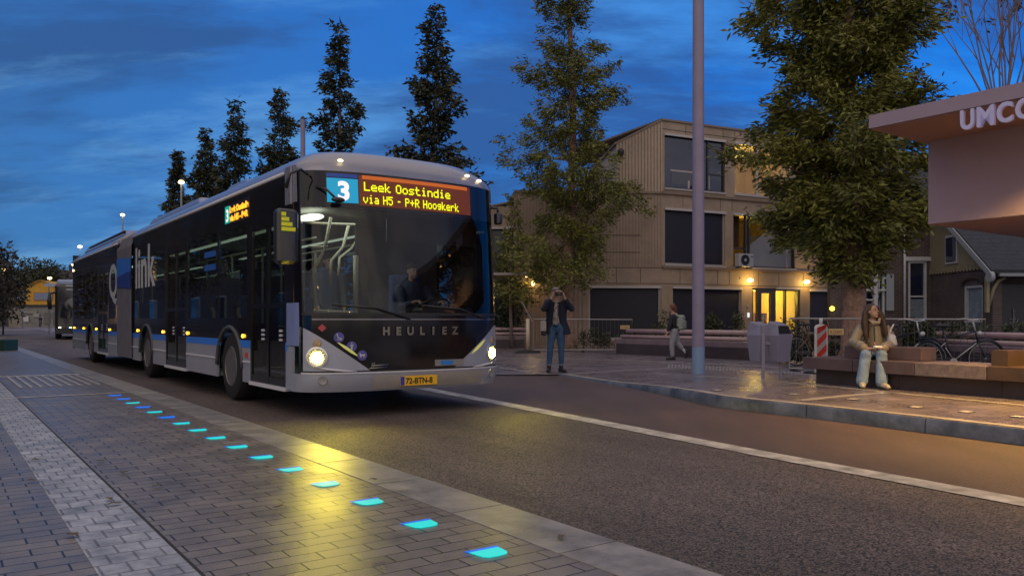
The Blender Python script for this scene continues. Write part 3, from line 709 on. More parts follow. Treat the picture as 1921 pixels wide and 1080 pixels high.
    for a, c in doors:
        d_ = MB(); zt = zhi
        for (p0, p1) in ((a, a + .06), ((a + c) / 2 - .045, (a + c) / 2 + .045), (c - .06, c)): rect(d_, p0, p1, .33, zt, sg, -.004, .04)
        for (q0, q1) in ((.33, .42), (zt - .12, zt), (1.28, 1.34)): rect(d_, a + .06, c - .06, q0, q1, sg, -.006, .034)
        dr = d_.build('door', M_blackp, par)
        for (p0, p1) in ((a + .06, (a + c) / 2 - .045), ((a + c) / 2 + .045, c - .06)):
            gb = MB(); rect(gb, p0, p1, .42, zt - .12, sg, -.016, .006); gb.build('door_glass', glass_mat('door_glass', (.38, .40, .38), extra=.0) if 'dg' not in MATS else MATS['dg'], dr)
            MATS['dg'] = bpy.data.materials['door_glass']
            hb = MB()
            for q in range(3): hb.box((sg * (BW - .005), p0 + .12, 1.0 - q * .055), (.01, .10, .028))
            hb.build('door_sticker', M_icon, dr)
        sl = MB(); sl.box((sg * (BW - .02), (a + c) / 2, .305), (.08, c - a, .045)); sl.build('door_sill', M_white, dr)
    MB().tube([(sg * (BW + .012), y0 + .1, 2.865), (sg * (BW + .012), y1, 2.865)], .022, 6).build('gutter', M_white, par, True)
side_section(bus, -1, .60, 9.75, [2.90, 8.40], [(.66, 1.98), (5.30, 6.78)], [(2.12, 3.42), (3.50, 5.20), (6.9, 9.55)])
side_section(bus, 1, .60, 9.75, [2.90, 8.40], [], [(.8, 2.0), (2.12, 4.0), (4.1, 6.6), (6.7, 9.55)])
# skirt, stripe accents near the front wheel
MB().box((-BW - .004, 2.12, .66), (.012, .10, .07)).build('side_reflector', mat('reflector_red', (.5, .07, .03), .3), bus)
# wheels
def wheel(par, x, y, sg, r=.48):
    w = MB(); T = Matrix.Translation((x, y, r))
    w.lathe([(.27, .13), (.29, .15), (.40, .15), (.455, .135), (.475, .10), (.48, .04), (.48, -.12), (.46, -.15), (.29, -.15), (.28, -.13)], axis='X', n=40, M=T @ (Matrix.Scale(-1, 4, (1, 0, 0)) if sg < 0 else Matrix()))
    tr = w.build('wheel', M_rubber, par, 'auto')
    rm = MB(); F = T @ (Matrix.Scale(-1, 4, (1, 0, 0)) if sg < 0 else Matrix())
    rm.lathe([(.285, .145), (.27, .155), (.25, .12), (.235, .04), (.15, .02), (.13, .06), (.10, .10), (.05, .11)], axis='X', n=32, M=F)
    for k in range(10):
        a = 2 * PI * k / 10; rm.tube([(.04, .19 * math.cos(a), .19 * math.sin(a)), (.075, .19 * math.cos(a), .19 * math.sin(a))], .018, 6, M=F)
        a += PI / 10; rm.tube([(.045, .22 * math.cos(a), .22 * math.sin(a)), (.12, .25 * math.cos(a), .25 * math.sin(a))], .02, 5, M=F)
    rm.build('rim', mat('rim_grey', (.17, .16, .165), .4, metal=.5, var=(8, .3)), tr, 'auto')
    MB().box((x - sg * .34, y, .78), (.03, 1.22, .6)).build('wheel_well', M_dark, par)
for y in (2.90, 8.40):
    for sg in (-1, 1): wheel(bus, sg * (BW - .17), y, sg)
# marker lamps on the side
M_orange = emit('side_marker', (1.0, .48, .03), 7)
def marker(par, y, z=.915): MB().ball((-BW - .012, y, z), (.015, .035, .026), 10, 6).build('side_marker_lamp', M_orange, par, True)
for y in (2.26, 5.20, 6.95, 9.2): marker(bus, y)
# side destination sign
sd = MB(); rect(sd, 1.98, 3.10, 2.48, 2.76, -1, .006, .01); sd = sd.build('side_display', mat('side_board', (.02, .01, .01), .4), bus)
sq = MB(); rect(sq, 2.86, 3.08, 2.50, 2.74, -1, .009, .006); sq.build('side_line_field', emit('teal_field', (.0, .42, .30), .9), sd)
def sidetext(body, y0, z0, size, wid, m, par, bold=.006, o=.012, nm='side_text'):
    b = text_mb(body, size, (0, 0, 0), (1, 0, 0), (0, 0, 1), bold=bold, depth=.002)
    mx = max(v[0] for v in b.v); mn = min(v[0] for v in b.v)
    b.v = [(-BW - o + v[1], y0 - (v[0] - mn) / (mx - mn) * wid, z0 + v[2]) for v in b.v]
    return b.build(nm, m, par)
sidetext('3', 3.02, 2.525, .24, .11, MATS['white_led'], sd)
sidetext('Leek Oostindie', 2.84, 2.635, .115, .82, M_amber, sd); sidetext('via H5 - P+R', 2.84, 2.515, .115, .80, M_amber, sd)
M_vinyl = mat('white_vinyl', (.50, .51, .55), .45)
sidetext('link', 9.42, 1.80, 1.16, 1.82, M_vinyl, bus, bold=.022, o=.004, nm='lettering')
MB().box((-BW - .004, 4.5, 1.0), (.006, 1.4, .004)).build('cladding_seam', M_dark, bus)
for y, z in ((4.15, 2.08), (4.15, 1.88)): 
    b = MB(); rect(b, y - .55, y + .05, z, z + .09, -1, .0, .006); b.build('window_sticker', mat('sticker_blue', (.02, .10, .38), .4), bus)
# mirrors
mr = MB(); mr.rbox((-BW - .20, .10, 2.06), (.26, .15, .62), .06, seg=4)
mr = mr.build('mirror', mat('mirror_black', (.018, .018, .022), .3, coat=.3), bus, 'auto')
MB().tube([(-BW + .10, .22, 2.80), (-BW - .05, .05, 2.82), (-BW - .17, .06, 2.76), (-BW - .20, .10, 2.60)], [.014, .016, .018, .022], 8).build('mirror_arm', MATS['mirror_black'], mr, True)
yb = MB()
for k in range(4): yb.box((-BW - .255 + .018 * k, .018, 2.30 - .055 * k), (.05 + .036 * k, .012, .042))
yb.build('reflection_bars', mat('yellow_reflection', (.62, .62, .02), .4, emis=(.7, .7, 0), estr=.12), mr)  # glowing yellow bars painted for a reflection in the mirror
MB().box((-BW - .20, .17, 2.06), (.20, .03, .52)).build('mirror_glass', mat('mirror_glass', (.8, .8, .8), .02, metal=1), mr)
m2 = MB(); m2.rbox((BW + .05, .30, 2.50), (.10, .10, .16), .03); m2 = m2.build('mirror', MATS['mirror_black'], bus, 'auto')
MB().tube([(BW - .08, .4, 2.66), (BW + .04, .3, 2.64), (BW + .05, .3, 2.56)], .02, 6).build('mirror_arm', MATS['mirror_black'], m2, True)

dcm = MB().ball(fs(t_of(-1.03), 2.50, .16), (.085, .04, .032), 12, 8).build('door_camera', MATS['mirror_black'], bus, True); MB().tube([fs(t_of(-1.2), 2.66, .02), fs(t_of(-1.14), 2.62, .14), fs(t_of(-1.05), 2.51, .16)], .014, 6).build('camera_arm', MATS['mirror_black'], dcm, True)
# wipers
for x0, x1 in ((-.15, -1.0), (1.02, .1)):
    w_ = MB(); w_.tube([fs(t_of(x0), 1.14, .04), fs(t_of((x0 + x1) / 2), 1.27, .04), fs(t_of(x1), 1.30, .03)], .012, 5); w_.tube([fs(t_of(x1 + .42), 1.27, .02), fs(t_of(x1), 1.30, .02), fs(t_of(x1 - .08), 1.31, .02)], .009, 5)
    w_.build('wiper', M_dark, bus, True)
# interior
def interior(par, y0, y1, front):
    MB().box((0, (y0 + y1) / 2, .34), (2 * BW - .1, y1 - y0, .05)).build('floor', mat('bus_floor', (.10, .10, .11), .6), par)
    MB().box((0, (y0 + y1) / 2, 2.50), (2 * BW - .1, y1 - y0, .04)).build('ceiling', M_intw, par)
    ls = MB()
    for x in (-.72, .72): ls.box((x, (y0 + y1) / 2 + .3, 2.47), (.10, (y1 - y0) - 1.6, .012))
    ls.build('ceiling_light', emit('interior_strip', (.85, 1.0, .78), .7), par)
    random.seed(int(y0 * 7 + 3))
    y = y0 + (3.9 if front else 1.0)
    while y < y1 - .6:
        for x in (-.98, -.54, .54, .98):
            if x < 0 and front and 5.2 < y < 6.9: continue
            if x < 0 and (not front) and 12.5 < y < 14.5: continue
            st_ = MB(); st_.rbox((x, y, .88), (.42, .42, .08), .03); st_.rbox((x, y + .22, 1.22), (.42, .07, .62), .03); st_.box((x, y, .60), (.08, .3, .50))
            s_ = st_.build('seat', M_seat, par, 'auto')
        y += .82
    ra = MB()
    for x in (-.45, .45):
        ra.tube([(x, y0 + 1.6, 2.28), (x, y1 - .2, 2.28)], .018, 6)
        yy_ = y0 + 2.2
        while yy_ < y1: ra.tube([(x, yy_, .36), (x, yy_, 2.28)], .018, 6); yy_ += 1.64
    ra.build('handrail', M_rail, par, True)
interior(bus, .45, 9.75, True)
# entrance zone rails, driver's cab
ra = MB()
ra.tube([(-.98, .75, 1.22), (-1.0, .75, 1.75), (-.86, .75, 2.0), (-.78, .75, 2.40)], .020, 7)
ra.tube([(-1.05, .8, 2.02), (-.80, .8, 2.04)], .018, 6); ra.tube([(-1.15, .7, 2.30), (-.30, 1.1, 2.38)], .018, 6)
ra.tube([(-.62, 1.15, 1.6), (-.60, 1.15, 1.9), (-.44, 1.15, 2.08), (-.36, 1.15, 2.38)], .020, 7)
ra.tube([(-.18, 1.9, 1.75), (-.16, 1.9, 2.0), (.02, 1.9, 2.14), (.16, 1.9, 2.36)], .020, 7)
ra.tube([(-1.0, .75, 1.24), (-.42, .75, 1.22)], .022, 6); ra.tube([(-.42, .8, 1.2), (-.42, .8, 1.95)], [.035, .035], 7)
ra.build('handrail', M_rail, bus, True)
bx('cab_partition', (.66, 1.75, 1.45), (1.30, .04, 2.0), mat('cab_dark', (.035, .035, .045), .5), bus)
bx('cab_door', (-.03, 1.25, .95), (.03, .9, 1.1), MATS['cab_dark'], bus)
bx('cab_blind', (.60, .62, 2.30), (1.36, .02, .34), MATS['cab_dark'], bus)
ds = MB(); ds.rbox((.1, .36, 1.06), (2.0, .46, .22), .06); ds.rbox((.66, .46, 1.22), (.80, .30, .14), .05); ds.build('dashboard', M_dark, bus, 'auto')
sw = MB(); T = Matrix.Translation((.66, .72, 1.30)) @ Matrix.Rotation(R(-28), 4, 'X')
sw.tube([(.23 * math.cos(2 * PI * k / 24), .23 * math.sin(2 * PI * k / 24), 0) for k in range(25)], .016, 6, M=T); sw.tube([(-.22, 0, 0), (.22, 0, 0)], .014, 6, M=T); sw.tube([(0, 0, 0), (0, -.1, -.3)], .03, 6, M=T)
sw.build('steering_wheel', M_dark, bus, True)
st_ = MB(); st_.rbox((.66, 1.28, .92), (.50, .46, .14), .05); st_.rbox((.66, 1.52, 1.36), (.48, .12, .82), .05); st_.build('driver_seat', M_seat, bus, 'auto')
light('AREA', 'cabin_light', (-.6, 1.3, 2.44), 13, (.92, 1.0, .86), bus, shape='RECTANGLE', size=1.1, size_y=1.2)
light('AREA', 'cabin_light', (0, 4.6, 2.44), 7, (.80, 1.0, .80), bus, shape='RECTANGLE', size=1.6, size_y=4)
MB().ball((-.98, .9, 2.40), (.13, .30, .035), 12, 6).build('cabin_lamp', emit('cabin_lamp_glow', (1.0, .98, .75), 4.5), bus, True)
bx('under_floor', (0, 5.2, .33), (2.1, 8.6, .10), M_dark, bus)
# roof pods and cowls of the front section
def pod(nm, y0, y1, w, z0, z1, par, sl=.5):
    pts = [(y0, z0), (y0 + sl, z1), (y1 - sl * .5, z1), (y1, z0)]
    b = MB()
    vs = []
    for y, z in pts: ww = w - (z - z0) * .5; vs += [(-ww, y, z), (ww, y, z)]
    b.add(vs, [(0, 1, 3, 2), (2, 3, 5, 4), (4, 5, 7, 6), (0, 2, 4, 6), (1, 7, 5, 3), (0, 6, 7, 1)])
    return bevel(b.build(nm, M_silver, par), .04, 3)
pod('roof_pod', 3.3, 5.0, .95, 3.12, 3.33, bus, .6)
pod('roof_cowl', 5.4, 9.4, 1.15, 3.10, 3.24, bus, .3)
MB().tube([(-1.0, 8.9, 3.16), (-.98, 8.95, 3.24), (-.7, 9.1, 3.34)], .018, 5).build('roof_hook', M_dark, bus, True)
# bellows between the sections
bl = MB()
prof = [(-BW - .02, .32), (-BW - .03, 1.0), (-BW - .03, 2.70), (-BW + .06, 2.95), (-BW + .30, 3.10), (0, 3.18), (BW - .30, 3.10), (BW - .06, 2.95), (BW + .03, 2.70), (BW + .03, 1.0), (BW + .02, .32)]
NB = 15; vs = []
for k in range(NB * 2 + 1):
    y = 9.72 + 1.66 * k / (NB * 2); s_ = 1.0 if k % 2 == 0 else .984
    vs += [(x * s_, y, .32 + (z - .32) * (1 if k % 2 == 0 else .992)) for x, z in prof]
np_ = len(prof)
bl.add(vs, [(k * np_ + j, k * np_ + j + 1, (k + 1) * np_ + j + 1, (k + 1) * np_ + j) for k in range(NB * 2) for j in range(np_ - 1)])
bel = bl.build('bellows', M_bellow, bus)
for nm, z0, z1, z2, z3, m_ in (('blue_band', 2.16, 2.10, 2.44, 2.50, M_bblue), ('dark_blue_band', 1.80, 1.86, 2.16, 2.10, M_bblued)):
    b = MB(); n_ = 12
    def wv(u, a, c): return a + (c - a) * (.5 - .5 * math.cos(PI * u))
    b.grid(lambda u, v: (-BW - .045, 9.78 + 1.54 * u, wv(u, z0, z1) + (wv(u, z2, z3) - wv(u, z0, z1)) * v), n_, 1); o = b.build(nm, m_, bel); so = o.modifiers.new('s', 'SOLIDIFY'); so.thickness = .01
# rear section
rs = bus
side_section(rs, -1, 11.36, 18.8, [15.45], [(12.72, 14.2)], [(11.5, 12.6), (14.32, 18.5)])
side_section(rs, 1, 11.36, 18.8, [15.45], [], [(11.5, 14.2), (14.32, 18.5)])
interior(rs, 11.36, 18.7, False)
light('AREA', 'cabin_light', (0, 14.6, 2.44), 6, (.80, 1.0, .80), bus, shape='RECTANGLE', size=1.6, size_y=5)
o = roof('rear_roof', 11.3, 18.8, False, rs); 
for sg in (-1, 1): wheel(rs, sg * (BW - .17), 15.45, sg)
bx('rear_end', (0, 18.8, 1.68), (2 * BW, .06, 2.80), M_blackp, rs)
bx('under_floor', (0, 14.8, .33), (2.1, 6.6, .10), M_dark, rs)
pod('rear_roof_cowl', 11.9, 18.2, 1.18, 3.10, 3.30, rs, .6)
MB().tube([(-1.12, 12.1, 3.22), (-1.12, 17.3, 3.22)], .03, 6).build('roof_rail', M_dark, rs, True)
sidetext('Q', 12.55, 1.66, 1.10, 1.05, M_vinyl, rs, bold=.02, o=.004, nm='lettering')
for y in (12.5, 14.45, 16.6, 18.5): marker(rs, y, .90)
MB().box((-BW - .01, 18.7, 2.62), (.02, .08, .06)).build('rear_marker', MATS['marker_white'], rs)
bx('coupling', (0, 10.5, .52), (1.3, 1.8, .14), M_dark, bus)

# ------------------------------------------------------------------ modern timber building
M_wood = mat('timber_panel', (0.34, 0.26, 0.185), 0.6, var=(1.2, .22), bump=(25, .2, .01))
M_wood2 = mat('timber_batten', (0.32, 0.245, 0.19), 0.65, var=(.8, .25))
M_joint = mat('panel_joint', (0.05, 0.04, 0.035), 0.8)
M_frame = mat('alu_frame', (0.45, 0.43, 0.42), 0.4, metal=.3)
M_dframe = mat('dark_frame', (0.035, 0.035, 0.045), 0.4)
M_pane = mat('dusk_pane', (0.012, 0.018, 0.045), 0.05, spec=.9, var=(.5, .4))
M_blind = mat('roller_blind', (0.014, 0.014, 0.026), 0.55, bump=(200, .2, .002))
bld = thing('timber_building', 'brown timber-clad three-storey building with dark blinds and a lit entrance', 'building', (6.2, 33, 0))
fd = Vector((.898, .44, 0)); fn_ = Vector((.44, -.898, 0))             # along the facade, outward
def F(t, z, o=0.0): v = fd * t + fn_ * o; return Vector((v.x, v.y, z))
def fbox(b, t0, t1, z0, z1, o0, o1):
    vs = [F(t, z, o) for z in (z0, z1) for t, o in ((t0, o0), (t1, o0), (t1, o1), (t0, o1))]
    return b.add(vs, [(0, 1, 2, 3), (4, 5, 6, 7), (0, 1, 5, 4), (1, 2, 6, 5), (2, 3, 7, 6), (3, 0, 4, 7)])
ld = Vector((-1, -.07, 0)); ln = Vector((.07, -1, 0)).normalized()
def Lf(t, z, o=0.0): v = ld * t + ln * o; return Vector((v.x, v.y, z))
def lbox(b, t0, t1, z0, z1, o0, o1):
    vs = [Lf(t, z, o) for z in (z0, z1) for t, o in ((t0, o0), (t1, o0), (t1, o1), (t0, o1))]
    return b.add(vs, [(0, 1, 2, 3), (4, 5, 6, 7), (0, 1, 5, 4), (1, 2, 6, 5), (2, 3, 7, 6), (3, 0, 4, 7)])
def wall_openings(boxf, t0, t1, z0, z1, ops, nm, m):
    b = MB(); zs_ = sorted({z0, z1} | {z for o in ops for z in o[2:4]})
    for a, c in zip(zs_, zs_[1:]):
        row = sorted([o for o in ops if o[2] <= a + 1e-6 and o[3] >= c - 1e-6]); p = t0
        for o in row:
            if o[0] > p: boxf(b, p, o[0], a, c, -.35, 0)
            p = o[1]
        if p < t1: boxf(b, p, t1, a, c, -.35, 0)
    return b.build(nm, m, bld)
ops = [(.12, 3.32, 6.60, 8.86), (3.86, 7.2, 6.60, 8.86), (.12, 3.32, 3.44, 5.78), (3.78, 7.4, 3.44, 5.78), (.53, 4.24, .35, 2.54), (4.86, 7.70, .02, 2.54), (8.30, 9.6, .5, 2.54)]
wall_openings(fbox, 0, 22, -.1, 9.35, ops, 'facade', M_wood)
wall_openings(lbox, 0, 6.1, -.1, 6.35, [(.08, 3.05, .35, 2.54)], 'side_wall', M_wood2)
b = MB()                                                             # top storey end wall, roof falls to the left
b.add([Lf(.0, 6.35), Lf(1.9, 6.35), Lf(1.9, 8.37), Lf(.0, 9.35)] + [Lf(.0, 6.35, -9), Lf(1.9, 6.35, -9), Lf(1.9, 8.37, -9), Lf(.0, 9.35, -9)], [(0, 1, 2, 3), (4, 5, 6, 7), (0, 1, 5, 4), (1, 2, 6, 5), (2, 3, 7, 6)])
b.build('end_wall', mat('pale_timber', (0.45, 0.36, 0.28), .65, var=(1, .15)), bld)
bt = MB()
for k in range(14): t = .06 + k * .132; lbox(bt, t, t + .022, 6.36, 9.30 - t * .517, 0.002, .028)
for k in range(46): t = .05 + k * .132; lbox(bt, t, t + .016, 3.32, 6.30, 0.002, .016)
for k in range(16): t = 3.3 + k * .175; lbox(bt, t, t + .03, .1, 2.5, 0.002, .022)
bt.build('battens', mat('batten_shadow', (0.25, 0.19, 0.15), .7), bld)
jt = MB()
for z in (3.27, 2.62, 6.42, 9.0): fbox(jt, 0.003, 22, z, z + .025, .001, .006)
for z in (3.27, 2.62): lbox(jt, 0.003, 6.1, z, z + .025, .001, .006)
for t in (.9, 1.55, 2.9, 3.55, 5.2, 6.4, 7.9, 9.3, 11): fbox(jt, t, t + .02, 2.66, 3.25, .001, .006); fbox(jt, t + .3, t + .32, 8.92, 9.34, .001, .006); fbox(jt, t + .15, t + .17, 5.84, 6.40, .001, .006)
for t in (.9, 1.9, 3.0, 4.1, 5.2): lbox(jt, t, t + .02, 2.66, 3.25, .001, .006)
for z in (4.6, 3.9): lbox(jt, .9, 2.4, z, z + .02, .016, .02)
jt.build('panel_joints', M_joint, bld)
lg = MB(); fbox(lg, -.02, 22, 6.33, 6.42, .0, .10); lbox(lg, -.0, 6.1, 6.33, 6.40, .02, .08); fbox(lg, -.02, 22, 3.27, 3.36, .006, .08); lg.build('ledge', mat('ledge', (0.22, .16, .12), .6), bld)
rf = MB(); fbox(rf, -.06, 22, 9.35, 9.43, -9, .06); rf.build('roof', mat('roof_edge', (.22, .17, .13), .6), bld)
rf = MB(); rf.add([Lf(-.02, 9.36, .05), Lf(2.0, 8.32, .05), Lf(2.0, 8.40, .05), Lf(-.02, 9.44, .05), Lf(-.02, 9.36, -9), Lf(2.0, 8.32, -9), Lf(2.0, 8.40, -9), Lf(-.02, 9.44, -9)], [(0, 1, 2, 3), (4, 5, 6, 7), (0, 1, 5, 4), (1, 2, 6, 5), (2, 3, 7, 6), (3, 0, 4, 7)])
rf.build('roof_edge', MATS['roof_edge'], bld)
lr = MB(); lbox(lr, 0, 6.1, 6.35, 6.42, -9, .05); lr.build('flat_roof', MATS['roof_edge'], bld)
def window(boxf, pf, t0, t1, z0, z1, pane, mull=(), trans=(), awn=True, fm=M_frame):
    fr = MB(); w = .06
    for a in ((t0, t0 + w, z0, z1), (t1 - w, t1, z0, z1), (t0 + w, t1 - w, z0, z0 + w), (t0 + w, t1 - w, z1 - w, z1)): boxf(fr, *a, -.18, -.06)
    for t in mull: boxf(fr, t - .035, t + .035, z0 + w, z1 - w, -.17, -.07)
    for (a, c, z) in trans: boxf(fr, a, c, z - .03, z + .03, -.165, -.075)
    wf = fr.build('window', fm, bld)
    p_ = MB(); boxf(p_, t0 + w, t1 - w, z0 + w, z1 - w, -.14, -.12); p_.build('pane', pane, wf)
    if awn:
        a_ = MB(); boxf(a_, t0 - .02, t1 + .02, z1 - .10, z1 - .01, -.02, .07); a_.build('blind_box', mat('blind_box', (.50, .47, .46), .4), wf)
    s_ = MB(); boxf(s_, t0 - .03, t1 + .03, z0 - .07, z0 + .0, -.1, .06); s_.build('sill', mat('sill', (.42, .38, .36), .5), wf)
    return wf
M_clear = glass_mat('room_glass', (.8, .8, .8), extra=.02)
w_ = window(fbox, F, .12, 3.32, 6.60, 8.86, M_pane, mull=(1.75, 2.45), trans=((2.45, 3.26, 7.35),), fm=M_dframe)
b = MB(); fbox(b, .55, 1.6, 6.8, 7.35, -.12, -.11); b.build('room_shelf', mat('shelf_grey', (.10, .11, .13), .5), w_)
b = MB(); fbox(b, .5, 1.66, 7.33, 7.40, -.12, -.10); fbox(b, 2.5, 2.56, 6.7, 7.3, -.12, -.10); fbox(b, 1.4, 1.5, 6.66, 7.0, -.12, -.10); b.build('room_item', MATS['sill'], w_)
window(fbox, F, .12, 3.32, 3.44, 5.78, M_blind, mull=())
window(fbox, F, .53, 4.24, .35, 2.54, M_blind)
window(lbox, Lf, .08, 3.05, .35, 2.54, M_blind)
window(fbox, F, 8.30, 9.6, .5, 2.54, M_blind)
# lit rooms behind glass
def room(t0, t1, z0, z1, depth, col, energy, nm):
    b = MB(); fbox(b, t0, t1, z0 - .05, z0, -depth, -.2); fbox(b, t0, t1, z1, z1 + .05, -depth, -.2); fbox(b, t0, t1, z0, z1, -depth - .05, -depth); fbox(b, t0 - .05, t0, z0, z1, -depth, -.2); fbox(b, t1, t1 + .05, z0, z1, -depth, -.2)
    b.build(nm, mat('room_' + nm, col, .8), bld)
    light('POINT', 'room_light', F((t0 + t1) / 2, z1 - .35, -depth * .45), energy, (1.0, .70, .10), bld, shadow_soft_size=.12)
room(3.86, 7.2, 6.55, 8.95, 3.0, (.62, .50, .28), 60, 'upper_room')
w_ = window(fbox, F, 3.86, 7.2, 6.60, 8.86, M_clear, mull=(5.2,))
b = MB(); fbox(b, 4.4, 5.6, 8.6, 8.66, -1.6, -1.3); b.build('ceiling_lamp', emit('room_tube', (1.0, .72, .12), 6), bld)
room(3.78, 7.4, 3.40, 5.85, 3.0, (.42, .32, .16), 24, 'middle_room')
w_ = window(fbox, F, 3.78, 7.4, 3.44, 5.78, M_clear, mull=(4.55, 4.75), trans=((3.84, 4.5, 4.25),), fm=M_dframe)
b = MB(); fbox(b, 4.80, 7.3, 3.5, 4.9, -.5, -.46); b.build('tan_screen', mat('tan_screen', (.34, .26, .13), .7), w_)
b = MB()
for k in range(5): fbox(b, 3.95 + k * .1, 4.02 + k * .1, 4.3, 5.7, -.4, -.36)
b.build('curtain', mat('brown_curtain', (.16, .09, .05), .8), w_)
# entrance
room(4.86, 7.70, .02, 2.60, 3.2, (.85, .68, .10), 190, 'entrance_hall')
fr = MB()
for a in ((4.86, 4.94, .02, 2.54), (5.20, 5.42, .02, 2.54), (5.98, 6.26, .02, 2.54), (7.58, 7.70, .02, 2.54), (6.82, 6.90, .02, 2.54), (4.94, 5.20, 2.44, 2.54), (6.26, 6.82, 2.44, 2.54), (6.9, 7.58, 2.44, 2.54), (5.42, 5.98, 2.32, 2.54), (5.42, 5.98, .02, .2)): fbox(fr, *a, -.18, -.04)
er = fr.build('entrance_frame', M_dframe, bld)
b = MB(); fbox(b, 4.90, 7.66, .05, 2.5, -.13, -.115); b.build('pane', M_clear, er)
b = MB(); b.box(F(5.5, 1.1, 0), (.03, .03, .5)); b.build('door_handle', M_frame, er)
b = MB(); fbox(b, 6.28, 7.62, 2.50, 2.60, -.02, .07); b.build('blind_box', MATS['blind_box'], er)
hb = MB()
fbox(hb, 6.3, 6.85, .1, 1.45, -2.2, -1.2); fbox(hb, 6.95, 7.5, .1, .9, -1.6, -.8); hb.build('reception_desk', mat('hall_brown', (.25, .13, .05), .6), bld)
hb = MB(); fbox(hb, 7.0, 7.45, 1.55, 2.0, -3.15, -3.1); hb.build('hall_picture', mat('hall_dark', (.05, .04, .04), .6), bld)
hb = MB(); fbox(hb, 6.86, 7.0, 1.2, 2.3, -2.6, -2.5); fbox(hb, 5.1, 5.15, .1, 2.0, -2.4, -1.9); hb.build('hall_screen', MATS['hall_brown'], bld)
hb = MB(); hb.tube([F(5.72, .05, -1.2), F(5.72, .8, -1.2), F(5.75, 1.35, -1.2)], [.16, .22, .17], 10); hb.ball(F(5.76, 1.62, -1.2), .13); hb.build('coat_stand', mat('hall_coat', (.04, .03, .03), .8), bld, True)
# small fittings on the facade
for t, nm in ((4.60, 'left of the entrance'), (7.95, 'right of the entrance')):
    w_ = thing('wall_lamp', 'glowing yellow wall lamp on the timber facade, ' + nm, 'wall lamp', bld.location + F(t, 2.86), 0, 'wall lamps of the timber building')
    MB().box(fn_ * .03, (.08, .05, .12), rz=.456).build('bracket', M_dframe, w_)
    MB().ball(fn_ * .15, (.13, .13, .085), 14, 8).build('globe', emit('lamp_globe', (1.0, .66, .16), 15), w_, True)
    light('POINT', 'lamp_light', fn_ * .42 + Vector((0, 0, -.05)), 26, (1.0, .60, .16), w_, shadow_soft_size=.1)
w_ = thing('wall_lamp', 'small glowing yellow wall lamp beside the awning left of the photographer', 'wall lamp', bld.location + Lf(5.35, 2.62), 0)
MB().box(ln * .02, (.07, .04, .10)).build('bracket', M_dframe, w_)
MB().ball(ln * .10 + Vector((0, 0, 0)), (.07, .07, .10), 12, 8).build('globe', emit('lamp_globe_small', (1.0, .70, .22), 7), w_, True)
light('POINT', 'lamp_light', ln * .3, 9, (1.0, .62, .2), w_, shadow_soft_size=.1)
ac = thing('air_conditioner', 'white outdoor air conditioning unit on the ledge above the entrance', 'air conditioner', bld.location + F(4.12, 3.40, .30), math.atan2(.44, .898))
MB().rbox((0, 0, .30), (.80, .30, .56), .03).build('casing', mat('ac_white', (.42, .43, .45), .5), ac)
MB().lathe([(.23, -.165), (.23, -.150), (.20, -.148)], c=(-.08, 0, .31), axis='Y').build('fan_grille', M_dark, ac)
MB().lathe([(.07, -.175), (.05, -.170)], c=(-.08, 0, .31), axis='Y').build('fan_hub', MATS['ac_white'], ac)
MB().box((.30, -.155, .46), (.10, .01, .05)).build('badge', mat('badge_blue', (.02, .10, .5), .4), ac)
for x in (-.3, .3): MB().box((x, 0, .0), (.06, .34, .05)).build('foot', M_dark, ac)
bx('intercom', F(4.62, 1.35, .02), (.10, .03, .20), emit('intercom_glow', (.9, .95, 1), 1.0), bld, rz=.456)
bx('notice_plate', F(4.55, 1.75, .02), (.10, .03, .10), MATS['ac_white'], bld, rz=.456)
for t in (2.05, 4.10): MB().lathe([(.05, 0), (.05, .06)], c=F(t, 2.95, .0), axis='Y').build('vent', M_dark, bld)
MB().ball(Lf(1.75, 8.0, .12), (.14, .1, .16)).build('wall_siren', M_dark, bld, True)
# low wing on the left with dark glazing and a small canopy
wg = thing('glazed_wing', 'low timber wing with tall dark glazing left of the tree and photographer', 'building', (0.05, 34.2, 0))
MB().box((-1.2, .2, 5.55), (2.9, .3, .9)).build('fascia', M_wood, wg)
b = MB(); b.add([(-2.6, 0, 5.62), (.6, 0, 6.28), (.6, 0, 6.36), (-2.6, 0, 5.70), (-2.6, 6, 5.62), (.6, 6, 6.28), (.6, 6, 6.36), (-2.6, 6, 5.70)], [(0, 1, 2, 3), (4, 5, 6, 7), (0, 1, 5, 4), (2, 3, 7, 6), (1, 2, 6, 5), (0, 3, 7, 4)]); b.build('roof', MATS['roof_edge'], wg)
MB().box((-1.2, .02, 5.06), (2.9, .10, .09)).build('blind_box', MATS['blind_box'], wg)
MB().box((-1.1, .35, 2.5), (2.9, .1, 5.1)).build('glazing', mat('green_dark_glass', (.012, .020, .016), .12, var=(1.5, .6)), wg)
MB().box((-1.2, 3, 2.8), (2.9, 5, 5.6)).build('wing_body', M_wood2, wg)
for x in (-2.55, -.9, .32): MB().box((x, .22, 2.55), (.07, .12, 5.0)).build('mullion', M_dframe, wg)
ob_ = wg
cp_ = thing('entrance_canopy', 'small flat canopy with a warm lit underside above the glazed wing door', 'canopy', (.15, 31.6, 2.85))
MB().box((0, 0, .06), (1.75, 1.4, .10)).build('slab', mat('canopy_edge', (.30, .28, .27), .5), cp_)
MB().box((0, 0, .003), (1.6, 1.25, .012)).build('soffit', mat('canopy_soffit', (.55, .36, .16), .6), cp_)
MB().box((.0, .7, -1.4), (.06, .06, 2.82)).build('post', M_dframe, cp_)
light('POINT', 'soffit_light', (.4, .1, -.25), 7, (1, .6, .2), cp_, shadow_soft_size=.1)
MB().lathe([(.05, -.02), (.05, 0)], c=(.4, .1, -.003)).build('downlight', emit('downlight', (1, .7, .3), 6), cp_)

